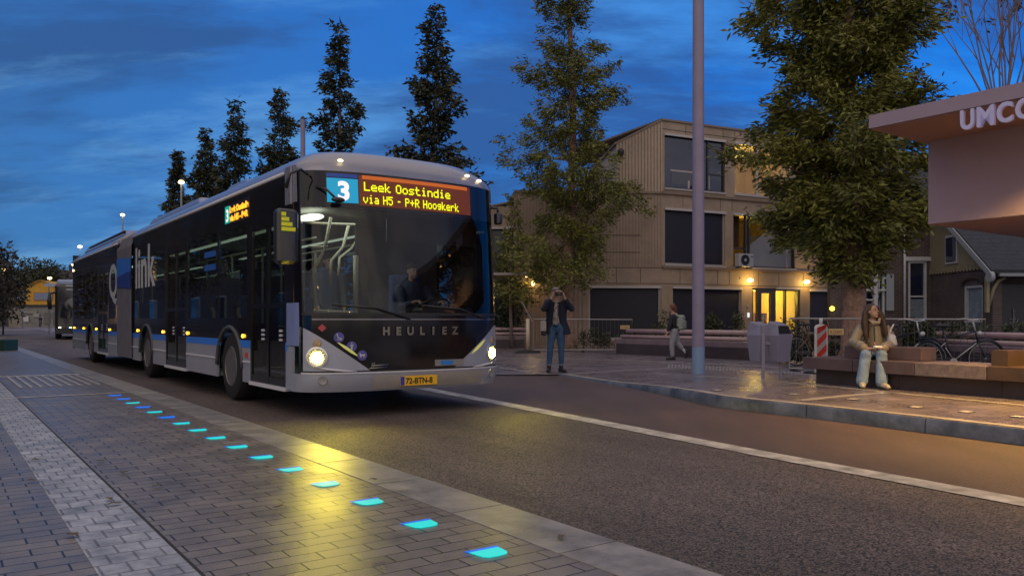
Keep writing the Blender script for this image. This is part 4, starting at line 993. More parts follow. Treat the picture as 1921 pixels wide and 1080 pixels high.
# ------------------------------------------------------------------ brick house with gable
M_brick = brick_mat('dark_brick', (0.085, 0.058, 0.058), (0.060, 0.044, 0.048), (0.13, 0.11, 0.11), .22, .075, .010, .75, axes='XZ', nscale=1.5)
M_brickY = brick_mat('dark_brick_side', (0.085, 0.058, 0.058), (0.060, 0.044, 0.048), (0.13, 0.11, 0.11), .22, .075, .010, .75, axes='YZ', nscale=1.5)
M_cream = mat('cream_render', (0.25, 0.225, 0.14), .8, var=(2, .12))
M_wtrim = mat('white_paint', (0.50, 0.52, 0.54), .5, var=(4, .1))
M_slate = brick_mat('slate', (0.016, 0.020, 0.030), (0.010, 0.014, 0.022), (0.008, 0.009, 0.012), .34, .20, .012, .6, axes='XY', bumpd=.02)
hs = thing('brick_house', 'dark brick house with cream gable, slate roof and white windows', 'house', (0, 0, 0))
def hwall(b, x0, x1, z0, z1, y0, y1, ops):
    zs_ = sorted({z0, z1} | {z for o in ops for z in o[2:4]})
    for a, c in zip(zs_, zs_[1:]):
        row = sorted([o for o in ops if o[2] <= a + 1e-6 and o[3] >= c - 1e-6]); p = x0
        for o in row:
            if o[0] > p: b.box(((p + o[0]) / 2, (y0 + y1) / 2, (a + c) / 2), (o[0] - p, y1 - y0, c - a))
            p = o[1]
        if p < x1: b.box(((p + x1) / 2, (y0 + y1) / 2, (a + c) / 2), (x1 - p, y1 - y0, c - a))
    return b
YM = 29.5
hwall(MB(), 11.75, 15.6, -.1, 5.6, YM, YM + .3, [(12.55, 13.75, 1.2, 2.75), (14.62, 15.30, .25, 3.30)]).build('front_wall', M_brick, hs)
# main roof above
b = MB(); b.add([(11.9, YM - .4, 5.5), (15.9, YM - .4, 5.5), (15.9, YM + 2, 7.6), (12.4, YM + 2, 7.6), (11.9, YM - .4, 5.62), (15.9, YM - .4, 5.62), (15.9, YM + 2, 7.72), (12.4, YM + 2, 7.72)], [(0, 1, 2, 3), (4, 5, 6, 7), (0, 1, 5, 4), (1, 2, 6, 5), (2, 3, 7, 6), (3, 0, 4, 7)]); b.build('main_roof', M_slate, hs)
bx('gutter', (13.5, YM - .45, 5.5), (4.8, .12, .12), M_wtrim, hs)
def hwindow(x0, x1, z0, z1, y, bars=(), pane=M_pane, w=.09, arch=True):
    fr = MB()
    for a in ((x0, x0 + w, z0, z1), (x1 - w, x1, z0, z1), (x0 + w, x1 - w, z0, z0 + w), (x0 + w, x1 - w, z1 - w, z1)): fr.box(((a[0] + a[1]) / 2, y + .06, (a[2] + a[3]) / 2), (a[1] - a[0], .1, a[3] - a[2]))
    for z in bars: fr.box(((x0 + x1) / 2, y + .07, z), (x1 - x0 - 2 * w, .07, .06))
    wf = fr.build('window', M_wtrim, hs)
    bx('pane', ((x0 + x1) / 2, y + .11, (z0 + z1) / 2), (x1 - x0 - w, .02, z1 - z0 - w), pane, wf)
    return wf
tw = hwindow(14.62, 15.30, .25, 3.30, YM, bars=(2.0,), w=.08)
bx('curtain', (14.96, YM + .085, 1.1), (.5, .02, 1.6), mat('net_curtain', (.16, .20, .24), .8, var=(9, .3)), tw)
bx('lintel', (14.96, YM - .03, 3.38), (.95, .1, .15), M_wtrim, hs)
# balcony bay with white posts and shutters
bw = hwindow(12.55, 13.75, 1.2, 2.75, YM, bars=(2.2,), w=.08)
bar = MB()
for k in range(8): bar.box((12.68 + k * .135, YM - .10, 2.45), (.045, .04, .42))
bar.box((13.15, YM - .10, 2.23), (1.2, .06, .06)); bar.box((13.15, YM - .10, 2.67), (1.2, .06, .06)); bar.build('window_grille', M_wtrim, hs)
bx('white_post', (13.33, YM - .16, 1.95), (.14, .12, 2.0), M_wtrim, hs)
for x in (12.40, 13.92): bx('shutter', (x, YM - .05, 2.15), (.28, .06, 1.35), mat('shutter', (.30, .33, .37), .6), hs)
ar = MB(); ar.tube([(13.15 + .30 * math.cos(PI * k / 10), YM - .12, 2.02 - .16 * math.sin(PI * k / 10)) for k in range(11)], .035, 6); ar.build('curved_trim', M_wtrim, hs)
MB().tube([(14.45, YM - .08, 5.4), (14.45, YM - .08, .2)], .045, 8).build('downpipe', M_wtrim, hs, True)
# projecting gable side: wall at X=15.5 from Y=25.6 back, seen obliquely, apex at Y=30
gx = 15.45; y0_, y1_ = 25.7, 29.5
b = MB()
def gz(y): return 2.57 + (y - 25.4) * .75
wy0, wy1, wz0, wz1 = 26.25, 27.35, .15, 2.30
def gb(b, ya, yb, za, zb_): b.box((gx + .15, (ya + yb) / 2, (za + zb_) / 2), (.3, yb - ya, zb_ - za))
gb(b, y0_, wy0, -.1, 2.85); gb(b, wy0, wy1, -.1, wz0); gb(b, wy0, wy1, wz1, 2.85); gb(b, wy1, y1_, -.1, 2.85); gab = b.build('gable_wall', M_brickY, hs)
b = MB(); b.prism([(y0_ + .1, 2.86), (y1_, 2.86), (y1_, gz(y1_)), (y0_ + .1, max(2.87, gz(y0_ + .1)))], lambda u, v, w: (w, u, v), gx - .03, gx + .25); b.build('gable_render', M_cream, hs)
sc_ = MB()
for k in range(19): sc_.lathe([(.10, 0), (.09, .03)], c=(gx - .06, y0_ + .15 + k * .2, 2.88), axis='X', n=10)
sc_.build('scalloped_edge', M_cream, hs)
fr = MB()
for a in ((wy0, wy0 + .09, wz0, wz1), (wy1 - .09, wy1, wz0, wz1), (wy0 + .09, wy1 - .09, wz1 - .09, wz1), (wy0 + .09, wy1 - .09, 1.05, 1.12)): fr.box((gx + .08, (a[0] + a[1]) / 2, (a[2] + a[3]) / 2), (.10, a[1] - a[0], a[3] - a[2]))
wf = fr.build('window', M_wtrim, hs); bx('pane', (gx + .13, (wy0 + wy1) / 2, 1.2), (.02, 1.0, 2.1), mat('curtained_pane', (.20, .26, .32), .25, var=(3, .3)), wf)
MB().tube([(gx - .02, (wy0 + wy1) / 2 + .62 * math.cos(PI * k / 10), 2.32 + .22 * math.sin(PI * k / 10)) for k in range(11)], .06, 6).build('brick_arch', mat('arch_brick', (.06, .04, .04), .8), hs)
fr = MB(); fr.box((gx - .05, 28.0, 3.6), (.06, .75, 1.0)); fr = fr.build('window', M_wtrim, hs); bx('pane', (gx - .09, 28.0, 3.6), (.03, .6, .84), M_pane, fr)
vg = MB(); vg.box((gx - .30, 28.2, gz(28.2) + .06), (.06, 7.2, .17), rx=math.atan(.75)); vg = vg.build('bargeboard', mat('bargeboard', (.30, .33, .36), .5), hs)
MB().lathe([(.17, -.06), (.17, .06)], c=(gx - .30, 25.33, 2.50), axis='X', n=16).build('bargeboard_scroll', MATS['bargeboard'], hs)
b = MB(); b.add([(gx - .28, 25.3, 2.60), (25, 25.3, 2.60), (25, 31.2, 7.02), (gx - .28, 31.2, 7.02), (gx - .28, 25.3, 2.72), (25, 25.3, 2.72), (25, 31.2, 7.14), (gx - .28, 31.2, 7.14)], [(0, 1, 2, 3), (4, 5, 6, 7), (0, 1, 5, 4), (1, 2, 6, 5), (2, 3, 7, 6), (3, 0, 4, 7)]); b.build('slate_roof', M_slate, hs)
bx('eaves_gutter', (20.2, 25.28, 2.56), (9.6, .12, .10), mat('eaves_grey', (.22, .25, .28), .5), hs)
br_ = bx('bracket', (15.22, 25.62, 1.95), (.10, .12, 1.15), M_cream, hs)
MB().tube([(15.80, 25.62, 2.50), (15.58, 25.62, 2.38), (15.42, 25.62, 2.12), (15.28, 25.62, 1.60)], .055, 6).build('brace', M_cream, br_, True)
bx('porch_wall', (16.4, 26.6, 1.25), (1.6, .2, 2.7), M_brick, hs)
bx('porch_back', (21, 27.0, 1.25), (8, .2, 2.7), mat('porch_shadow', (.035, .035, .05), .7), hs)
dr = bx('door', (16.9, 26.45, 1.15), (1.5, .08, 2.3), mat('dark_door', (.012, .016, .03), .4), hs)
for x in (16.55, 17.05):
    orn = MB()
    for k in range(6):
        a = PI * k / 3; orn.tube([(x, 26.38, 1.05), (x + .10 * math.cos(a), 26.38, 1.05 + .13 * math.sin(a)), (x + .16 * math.cos(a + .5), 26.38, 1.05 + .20 * math.sin(a + .5))], .012, 5)
    orn.tube([(x, 26.38, .6), (x, 26.38, 1.5)], .012, 5); orn.tube([(x - .05, 26.38, 1.4), (x, 26.38, 1.5), (x + .05, 26.38, 1.4)], .01, 5); orn.build('door_ironwork', mat('iron_grey', (.22, .24, .28), .5), dr, True)
bx('house_number', (17.0, 26.39, 1.75), (.14, .02, .11), M_wtrim, dr)
w_ = thing('wall_lamp', 'tiny yellow lamp on the brick house wall behind the red-white beacon', 'wall lamp', (11.75, 29.4, 1.55), 0)
MB().ball((0, -.05, 0), (.10, .06, .09), 10, 6).build('globe', emit('lamp_globe_yellow', (1, .80, .08), 3), w_, True); MB().box((0, .03, 0), (.06, .08, .06)).build('bracket', M_dframe, w_)
bx('house_body', (14.5, YM + 1.9, 3.0), (2.4, 3.0, 5.4), M_brick, hs)

# ------------------------------------------------------------------ pavilion canopy with raised letters
M_lilac = mat('lilac_steel', (0.32, 0.255, 0.33), 0.55, var=(1.5, .06), bump=(40, .1, .003))
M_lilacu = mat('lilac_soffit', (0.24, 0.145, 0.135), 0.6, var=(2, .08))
cd = Vector((.585, -.811, 0)); cn_ = Vector((.811, .585, 0))
CO = Vector((4.64, 10.4, 0))
pav = thing('shelter_pavilion', 'lilac steel bus shelter pavilion with overhanging flat roof', 'shelter', CO, math.atan2(cd.y, cd.x))
# local x along the road towards the viewer, local y away from the road
MB().box((5.0, 2.6, 3.70), (10.0, 5.2, .17)).build('roof_slab', M_lilac, pav)
for q in range(1, 5): MB().box((q * 2.0 + .1, -.002, 3.70), (.008, .006, .168)).build('seam', M_joint, pav)
for q in range(1, 6): MB().box((.1 + q * 1.5, 1.328, 3.03), (.008, .006, 1.12)).build('seam', M_joint, pav)
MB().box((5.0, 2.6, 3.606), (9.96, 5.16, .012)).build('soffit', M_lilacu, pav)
MB().box((5.15, 3.18, 3.03), (10.1, 3.7, 1.14)).build('box_beam', M_lilac, pav)
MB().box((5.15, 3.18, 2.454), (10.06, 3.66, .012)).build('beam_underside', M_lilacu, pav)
MB().box((7.0, 3.6, 1.25), (3.0, 2.0, 2.42)).build('kiosk_wall', M_lilac, pav)
lt = thing('roof_lettering', 'raised pale lilac letters reading UMCG hanging below the shelter roof edge', 'sign', CO, math.atan2(cd.y, cd.x))
M_lett = mat('letter_lilac', (.50, .48, .72), .4, emis=(.5, .5, .9), estr=.06)
for ch, x, w in zip('UMCG', (1.14, 1.325, 1.54, 1.735), (.155, .19, .168, .172)):
    b = text_mb(ch, .30, (0, 0, 0), (1, 0, 0), (0, 0, 1), bold=.009, depth=.05)
    mn = min(v[0] for v in b.v); mx = max(v[0] for v in b.v); zn = min(v[2] for v in b.v); zx = max(v[2] for v in b.v)
    b.v = [(x + (v[0] - mn) / (mx - mn) * w, v[1] + .03, 3.372 + (v[2] - zn) / (zx - zn) * .236) for v in b.v]; b.build('letter', M_lett, lt)
for x, y in ((2.15, .40), (3.3, .45), (4.6, .5)):
    d_ = MB().lathe([(.07, 3.585), (.07, 3.598)], c=(x, y, 0)).build('downlight', emit('pav_downlight', (1, .62, .2), 8), pav)
    light('SPOT', 'shelter_light', (x, y - .1, 3.56), 760, (1.0, .54, .12), pav, spot_size=R(125), spot_blend=.7, shadow_soft_size=.08)

# ------------------------------------------------------------------ lamp masts and street lamps
def mast(p, h, r, label):
    t = thing('lamp_mast', label, 'lamp mast', p)
    MB().lathe([(r, .55), (r * .97, 3), (r * .86, h)], n=32).build('pole', mat('mast_lilac', (.26, .225, .33), .5, var=(3, .1), bump=(20, .1, .002)), t, 'auto')
    MB().lathe([(r * 1.02, 0), (r * 1.02, .55)], n=32).build('base_sleeve', mat('sleeve_blue', (.22, .33, .50), .45), t, 'auto')
    MB().lathe([(r * .86, h), (r * .95, h + .05), (r * .4, h + .15)], n=24).build('cap', M_dark, t, 'auto')
p = GP(1310, 701); mast(p, 11.0, .125, 'tall lilac lamp mast standing on the platform between the litter bin and the walker')
mast(Vector((-10.2, 39, 0)), 10.9, .13, 'dark lamp mast rising behind the roof of the articulated bus')
def street_lamp(p, h, label, side=1, grp='street lamps along the road behind the bus', e=14, col=(1.0, .72, .25), r=.14, a=YAW):
    r *= .72
    t = thing('street_lamp', label, 'street lamp', p, a, grp)
    MB().lathe([(.07, 0), (.05, h * .6), (.035, h)], n=10).build('pole', mat('lamp_pole', (.20, .20, .22), .5), t, True)
    MB().lathe([(.10, h + .10), (.03, h + .16)], n=10).build('lamp_cap', MATS['lamp_pole'], t)
    MB().ball((0, 0, h + .02), (r * 1.4, r, r * .8), 12, 8).build('lamp_glass', emit('street_glow_%d' % e, col, e), t, True)
    return t
def lampat(x, y, h, label, **k):
    Y = (h - EYE) * FPX / (600 - y); street_lamp(Vector(((x - 960.5) / FPX * Y, Y, 0)), h, label, side=-1, **k)
lampat(340, 343, 7.0, 'lit street lamp above the roof pod of the articulated bus', r=.12)
lampat(230, 404, 7.0, 'lit street lamp above the bellows of the articulated bus', r=.11)
lampat(150, 463, 8.0, 'yellow lit street lamp just above the tail of the articulated bus', r=.20)
lampat(139, 497, 8.0, 'pale lit street lamp level with the tail roof of the articulated bus', r=.26, col=(1, .85, .6))
lampat(93, 522, 7.5, 'lit street lamp in front of the yellow house, left of the second bus', r=.30)
lampat(6, 506, 5.0, 'orange lit street lamp at the left edge behind the young planter tree', r=.2, col=(1, .6, .05))
# a lamp on the viewer's own side of the road, which shines on the wet paving and in the windscreen

# ------------------------------------------------------------------ street furniture on the platform
M_bench = mat('bench_dark', (0.10, 0.070, 0.080), 0.5, var=(2.5, .25), bump=(60, .2, .003))
M_benchb = mat('bench_brown', (0.065, 0.042, 0.033), 0.55, var=(2.5, .25), bump=(60, .2, .003))
M_base = mat('bench_base', (0.055, 0.040, 0.045), 0.6, var=(1.5, .3))
bA = GP(1528, 719); bB = GP(1921, 751); bdir = (bB - bA); bdir.z = 0; bdir.normalize()
bench = thing('platform_bench', 'long dark stepped bench on the platform with the seated woman on it', 'bench', (bA.x, bA.y, 0.0), math.atan2(bdir.y, bdir.x))
# local x towards the viewer, local y away from the road
zb0 = .03; ST = .545
for k in range(7): MB().box((.65 + k * 1.42, .42, (zb0 + .36) / 2), (1.414, .62, .36 - zb0 + .03)).build('base_panel', M_base, bench)
tp = [(-.20, .70, M_bench), (.71, 1.68, M_bench), (1.69, 2.66, mat('bench_grey', (.17, .14, .145), .5, var=(14, .35), bump=(50, .2, .003))), (2.67, 4.2, M_benchb), (4.21, 6.0, M_benchb), (6.01, 10.0, M_benchb)]
for x0, x1, m_ in tp: bevel(MB().box(((x0 + x1) / 2, .36, ST - .09), (x1 - x0, .80, .18)).build('seat_slab', m_, bench), .008)
for x0, x1, m_ in ((.28, .90, M_bench), (.91, 1.55, M_bench)): bevel(MB().box(((x0 + x1) / 2, .52, ST + .095), (x1 - x0, .36, .19)).build('backrest_block', m_, bench), .01)
for x0 in (2.68, 3.68, 4.68, 5.68):                                   # open armrest frames
    b = MB(); b.box((x0 + .10, .40, ST + .10), (.20, .70, .20)); b.build('armrest', M_benchb, bench)
    MB().box((x0 + .6, .60, ST + .09), (.80, .30, .18)).build('backrest', M_benchb, bench)

M_bin = mat('bin_lilac', (.235, .225, .31), .48, var=(3, .08), bump=(60, .1, .002))
bp_ = GP(1448, 711)
lb = thing('litter_bin', 'lilac double litter bin on two steel legs beside the lamp mast', 'litter bin', bp_, R(-4))
for x, r_, hh in ((-.155, .028, .93), (.155, .022, .30)):
    MB().box((x, -.02 if x < 0 else .04, hh / 2), (.055 if x < 0 else .04, .035, hh)).build('leg', M_bin, lb)
def bin_body(cx, cy, rz_, open_):
    b = MB(); prof = [(0, .30, .13, .118), (1, .72, .168, .16), (2, .76, .172, .165)]
    T = Matrix.Translation((cx, cy, 0)) @ Matrix.Rotation(rz_, 4, 'Z'); vs = []
    for _, z, hx, hy in prof: vs += [(-hx, -hy, z), (hx, -hy, z), (hx, hy, z), (-hx, hy, z)]
    vs += [(-.11, -.10, .94), (.11, -.10, .94), (.13, .12, 1.0), (-.13, .12, 1.0)]
    fs_ = [(3, 2, 1, 0)]
    for k in range(3):
        for i in range(4): j = (i + 1) % 4; fs_.append((k * 4 + i, k * 4 + j, k * 4 + 4 + j, k * 4 + 4 + i))
    fs_.append((12, 13, 14, 15)); b.add(vs, fs_, T)
    o = bevel(b.build('bin_body', M_bin, lb), .008)
    if open_:
        p0, p1 = Vector((0, -.187, .77)), Vector((0, -.116, .92)); 
        q = MB(); q.add([(-.135, -.162, .79), (.135, -.162, .79), (.098, -.112, .92), (-.098, -.112, .92), (-.135, -.150, .79), (.135, -.150, .79), (.098, -.09, .92), (-.098, -.09, .92)], [(0, 1, 2, 3), (4, 5, 6, 7), (0, 1, 5, 4), (1, 2, 6, 5), (2, 3, 7, 6), (3, 0, 4, 7)], T); q.v = [(v[0], v[1] - .012, v[2] + .006) for v in q.v]
        q.build('slot', mat('slot_black', (.004, .004, .006), .8), o)
    return o
bin_body(.13, .06, R(28), True); bin_body(-.16, .16, R(28), False)
MB().box((-.0, .03, .62), (.34, .03, .05)).build('crossbar', M_bin, lb)

# red and white beacon
bc = thing('traffic_beacon', 'red and white striped traffic beacon standing behind the bench', 'beacon', P(1540, 690, 15.6).xy.to_3d() + Vector((0, 0, .05)), R(3))
M_bw = mat('beacon_white', (.62, .60, .56), .5, var=(8, .15)); M_br = mat('beacon_red', (.48, .02, .02), .35); M_bs = mat('beacon_grey', (.33, .32, .31), .4)
b = MB(); ol = []
for k in range(9): a = PI * k / 8; ol.append((.125 * math.cos(a) if abs(math.cos(a)) > .01 else 0, .93 + .07 * math.sin(a)))
b.prism([(-.125, .05), (.125, .05)] + ol, lambda u, v, w: (u, w, v), -.03, .03); bevel(b.build('panel', M_bw, bc), .008)
b = MB().box((0, -.036, .50), (.185, .012, .86)); b.build('stripe_field', M_bs, bc)
for k in range(4):
    z = .14 + k * .255; q = MB().prism([(-.092, max(.075, z - .10)), (.092, z + .09), (.092, min(.93, z + .22)), (-.092, min(.93, z + .03))], lambda u, v, w: (u, w, v), -.047, -.041); q.build('red_stripe', M_br, bc)
MB().lathe([(.03, .98), (.035, 1.06), (.03, 1.12)], n=12).build('grip', M_bw, bc, True)
MB().rbox((0, 0, .0), (.40, .70, .12), .03).build('foot', M_rubber, bc)

# temporary barriers with small yellow number plates
M_galv = mat('galvanised', (.30, .29, .28), .4, metal=.5, var=(6, .2))
def barrier(x0, x1, Y, label, plate, posts):
    a = P(x0, 600, Y); c = P(x1, 600, Y); w = c.x - a.x
    t = thing('barrier', label, 'barrier', (a.x, Y, .02), 0)
    b = MB(); b.tube([(0, 0, .08), (0, 0, 1.14), (w, 0, 1.12), (w, 0, .08), (0, 0, .08)], .022, 6); b.build('frame', M_galv, t)
    br_ = MB(); k = .14
    while k < w: br_.tube([(k, 0, .08), (k, 0, 1.12)], .006, 4); k += .14
    br_.build('bars', mat('thin_bars', (.13, .13, .12), .5, metal=.4), t)
    for q in posts: MB().box((q * w, 0, .03), (.06, .5, .04)).build('foot', M_rubber, t)
    MB().box((plate, -.03, .86), (.32, .012, .13)).build('plate', mat('yellow_plate', (.55, .42, .20), .5), t)
    text_mb('K.DAM', .10, (plate - .13, -.038, .82), (1, 0, 0), (0, 0, 1), sx=.8).build('plate_text', mat('plate_red', (.30, .05, .02), .5), t)
barrier(1001, 1186, 27.6, 'long metal crowd barrier behind the standing photographer', 3.15, (.05, .5, .95))
barrier(1481, 1848, 17.0, 'long metal crowd barrier behind the bench, in front of the large tree trunk', .98, (.03, .5, .97))
po = thing('marker_post', 'pale leaning-topped steel post on a dark round foot left of the photographer', 'post', (P(990, 655, 27.0).x, 27.0, .02))
MB().lathe([(.45, 0), (.42, .05), (.1, .10)]).build('foot', M_rubber, po); MB().tube([(0, 0, .05), (0, 0, 1.15)], .065, 10).build('post', mat('post_pale', (.55, .46, .33), .4), po, True)
MB().tube([(.16, 0, 1.05), (-.22, 0, 1.75)], .02, 6).build('strap', M_galv, po)

# low pink-topped planter benches at the back
M_pink = mat('pink_rail', (.44, .31, .32), .45, var=(3, .12))
def planter(x0, y0_, x1, y1_, label, h=.74):
    a = GP(x0, y0_); c = GP(x1, y1_); v = (c - a); Ln = v.length
    t = thing('planter_bench', label, 'bench', (a.x, a.y, .02), math.atan2(v.y, v.x), 'pink-railed planter benches')
    MB().box((Ln / 2, .5, .17), (Ln - .2, .9, .34)).build('base', M_base, t)
    bevel(MB().box((Ln / 2, .38, .41), (Ln, .62, .16)).build('seat', mat('planter_seat', (.20, .15, .165), .5, var=(3, .2)), t), .01)
    MB().tube([(.02, .35, .565), (Ln - .02, .35, .565)], .06, 8).build('lower_rail', M_pink, t, True)
    MB().tube([(.02, .62, h), (Ln - .02, .62, h)], .075, 8).build('top_rail', M_pink, t, True)
    k = .4
    while k < Ln: MB().box((k, .60, .6), (.05, .05, .25)).build('rail_post', M_dark, t); k += 2.0
    return t
planter(1150, 663, 1425, 677, 'long planter bench with pink rails behind the walker and lamp mast')
planter(860, 653, 988, 653, 'planter bench with pink rails between the bus and the pale post')
planter(1690, 676, 1990, 690, 'planter bench with pink rails behind the bicycles at the right')
kb2 = ribbon('back_kerb', [(*GP(x, y).xy, 0) for x, y in ((900, 655), (1040, 657), (1160, 664))], .18, .02, M_pl)

# ------------------------------------------------------------------ vegetation
def leaves_mesh(name, pts, dirs, ls, lw, m, seed, dup=1):
    """one small bent leaf (two quads) per point"""
    rng = np.random.default_rng(seed); n = len(pts)
    d = dirs / (np.linalg.norm(dirs, axis=1, keepdims=True) + 1e-9)
    rnd = rng.normal(size=(n, 3)); s_ = np.cross(d, rnd); s_ /= np.linalg.norm(s_, axis=1, keepdims=True) + 1e-9
    up = np.cross(s_, d)
    L_ = ls * rng.uniform(.6, 1.4, (n, 1)); W = lw * rng.uniform(.6, 1.4, (n, 1))
    a = pts; b1 = pts + d * L_ * .5 + s_ * W * .5; b2 = pts + d * L_ * .5 - s_ * W * .5; c = pts + d * L_ - up * L_ * .18
    v = np.stack([a, b1, c, b2], 1).reshape(-1, 3)
    me = bpy.data.meshes.new(name); me.vertices.add(len(v)); me.vertices.foreach_set('co', v.ravel())
    idx = np.arange(n)[:, None] * 4 + np.array([0, 1, 2, 0, 2, 3])[None]
    me.loops.add(n * 6); me.loops.foreach_set('vertex_index', idx.ravel().astype(np.int32))
    me.polygons.add(n * 2); me.polygons.foreach_set('loop_start', np.arange(n * 2, dtype=np.int32) * 3)
    me.update(); me.validate(); me.materials.append(m); return me
def leaf_mat(name, c, isl=.45, tint=None, sc=.8):
    m = mat(name, c, .55, var=(sc, .35), island=isl, tint=tint)
    return m
M_leafN = leaf_mat('redwood_leaf', (.095, .115, .026), tint=(.25, .25, .045))  # near trees' leaves brightened to carry lamplight in their colour
M_leafF = leaf_mat('dark_leaf', (.035, .045, .018), tint=(.05, .055, .02))
M_bark = mat('reddish_bark', (.28, .17, .12), .85, var=(6, .45), bump=(14, .8, .03))
M_barkg = mat('grey_bark', (.13, .10, .085), .85, var=(5, .4), bump=(16, .7, .02))
def profile(u, base, ex=.62):
    lo = base + (1 - base) * min(1, u / .16); return lo * (1 - max(0, (u - .16) / .84)) ** ex
def big_tree(label, loc, H, zb, rad, seed, per, ls, lw, lm, bm_, tr=.2, base=.75, lump=.25, nb_m=6.5, grp=None, open_=0.0, sides=None, ex=.62):
    rng = random.Random(seed); nr = np.random.default_rng(seed)
    t = thing('tree', label, 'tree', loc, 0, grp)
    tb = MB(); wob = [(0, 0, -.05)]; rr = [tr * 1.45]; zq = .4
    ph = rng.random() * 6
    while zq < H * .98: wob.append((.10 * math.sin(zq * .5 + ph), .10 * math.cos(zq * .43 + ph), zq)); rr.append(max(.012, tr * (1 - zq / H) ** .85)); zq += 1.0
    tb.tube(wob, rr, 14)
    P_, D_ = [], []
    nb = int((H - zb) * nb_m); az = rng.random() * 6
    for k in range(nb):
        u = (k + rng.random()) / nb; z = zb + (H - zb) * u * .985; az += 2.4 + rng.uniform(-.5, .5)
        Rr = rad * profile(u, base, ex) * rng.uniform(.55, 1.10) * (1 + lump * math.sin(z * 1.7 + ph + 1.6 * math.sin(az + z * .3)))
        if sides: Rr *= sides(az, z)
        Rr = max(Rr, .15)
        rise = Rr * rng.uniform(.35, .95) + .05; sag = rng.uniform(.0, .28)
        if rng.random() < open_: continue
        pts = []; n = 6
        for i in range(n + 1):
            q = i / n; pts.append((math.cos(az) * Rr * q, math.sin(az) * Rr * q, z - .3 * Rr + rise * (q ** .8) - sag * Rr * q * q))
        tb.tube(pts, [max(.004, .022 * (1 - i / n) * (1 - u * .6) * tr * 5) for i in range(n + 1)], 4, caps=False)
        pa = np.array(pts); cnt = int(per * (Rr / rad) ** 1.0) + 8
        side = np.array([-math.sin(az), math.cos(az), 0]); outw = np.array([math.cos(az), math.sin(az), 0.0])
        # drooping sprays hang in clumps along the limb
        nc = max(3, int(4 + 7 * Rr / rad)); qc = nr.uniform(.22, 1.02, nc); cl = nr.integers(0, nc, cnt); q = np.clip(qc[cl] + nr.normal(size=cnt) * .035, .08, 1.05)
        ii = np.minimum((q * n).astype(int), n - 1); fr = (q * n - ii)[:, None]; base_p = pa[ii] * (1 - fr) + pa[ii + 1] * fr
        cs = nr.normal(size=nc) * (.13 * Rr + .05) ; cu = nr.normal(size=nc) * (.10 * Rr + .04)
        spr = .040 * rad + .045
        o_ = side[None] * (cs[cl] + nr.normal(size=cnt) * spr)[:, None] + outw[None] * (nr.normal(size=cnt) * spr)[:, None]
        o_[:, 2] += cu[cl] + nr.normal(size=cnt) * spr * .75 - .05
        P_.append(base_p + o_)
        D_.append(outw[None] * .8 + side[None] * (np.sign(cs[cl]) * .6)[:, None] + nr.normal(size=(cnt, 3)) * .45 + np.array([0, 0, -.25]))
    tb.build('trunk', bm_, t, True, fix=False)
    me = leaves_mesh('crown', np.concatenate(P_), np.concatenate(D_), ls, lw, lm, seed)
    c = bpy.data.objects.new('crown', me); COL.objects.link(c); c.parent = t
    return t
tx = lambda x, Y: (x - 960.5) / FPX * Y
def s1590(az, z):
    f = (1.06 if z < 6 else .93) * (1.0 - .05 * math.cos(az))
    if 5.6 < z < 7.4: f *= .86
    if math.cos(az) > .5 and z > 7.5: f *= .80
    return f
big_tree('very large dense tree with reddish trunk behind the seated woman', (tx(1594, 19), 19, 0), 19.0, 2.25, 2.38, 21, 1150, .185, .055, M_leafN, M_bark, tr=.29, base=.52, lump=.17, nb_m=11, sides=s1590)
big_tree('tall slender tree with visible limbs directly behind the standing photographer', (tx(1070, 29.6), 29.6, 0), 18.5, 2.45, 2.08, 5, 600, .17, .048, M_leafN, M_bark, tr=.22, base=.95, lump=.30, nb_m=9, open_=.12)
far = [(815, 34.5, 14.8, 1.75, 8, 'dark pointed tree above the right half of the bus roof'), (634, 42, 16.9, 1.75, 4, 'tall pointed tree with bare gaps above the middle of the bus roof'),
       (527, 50, 15.7, 1.9, 14, 'pointed tree just left of the dark lamp mast above the bus'), (441, 58, 17.2, 2.15, 17, 'broad pointed tree above the bus, third from the left of its row'),
       (386, 66, 17.1, 2.1, 19, 'slim pointed tree above the bus, second from the left of its row'), (333, 74, 17.0, 1.7, 25, 'smallest-looking pointed tree at the far left end of the row above the bus')]
for x, Y, H, rd, sd_, lab in far:
    big_tree(lab, (tx(x, Y), Y, 0), H, 2.4, rd * 1.38, sd_, 290 + Y * .2, .16 + Y * .0028, .065 + Y * .0011, M_leafF, M_barkg, tr=.2, base=.9, lump=.28, nb_m=8, open_=.10 if Y != 42 else .28, grp='pointed trees in a row behind the bus', ex=.92)
big_tree('small tree top poking above the roof of the low glazed wing', (tx(962, 31.6), 31.4, 0), 6.2, 1.6, .95, 33, 110, .15, .06, M_leafN, M_barkg, tr=.08, base=.9, nb_m=9)
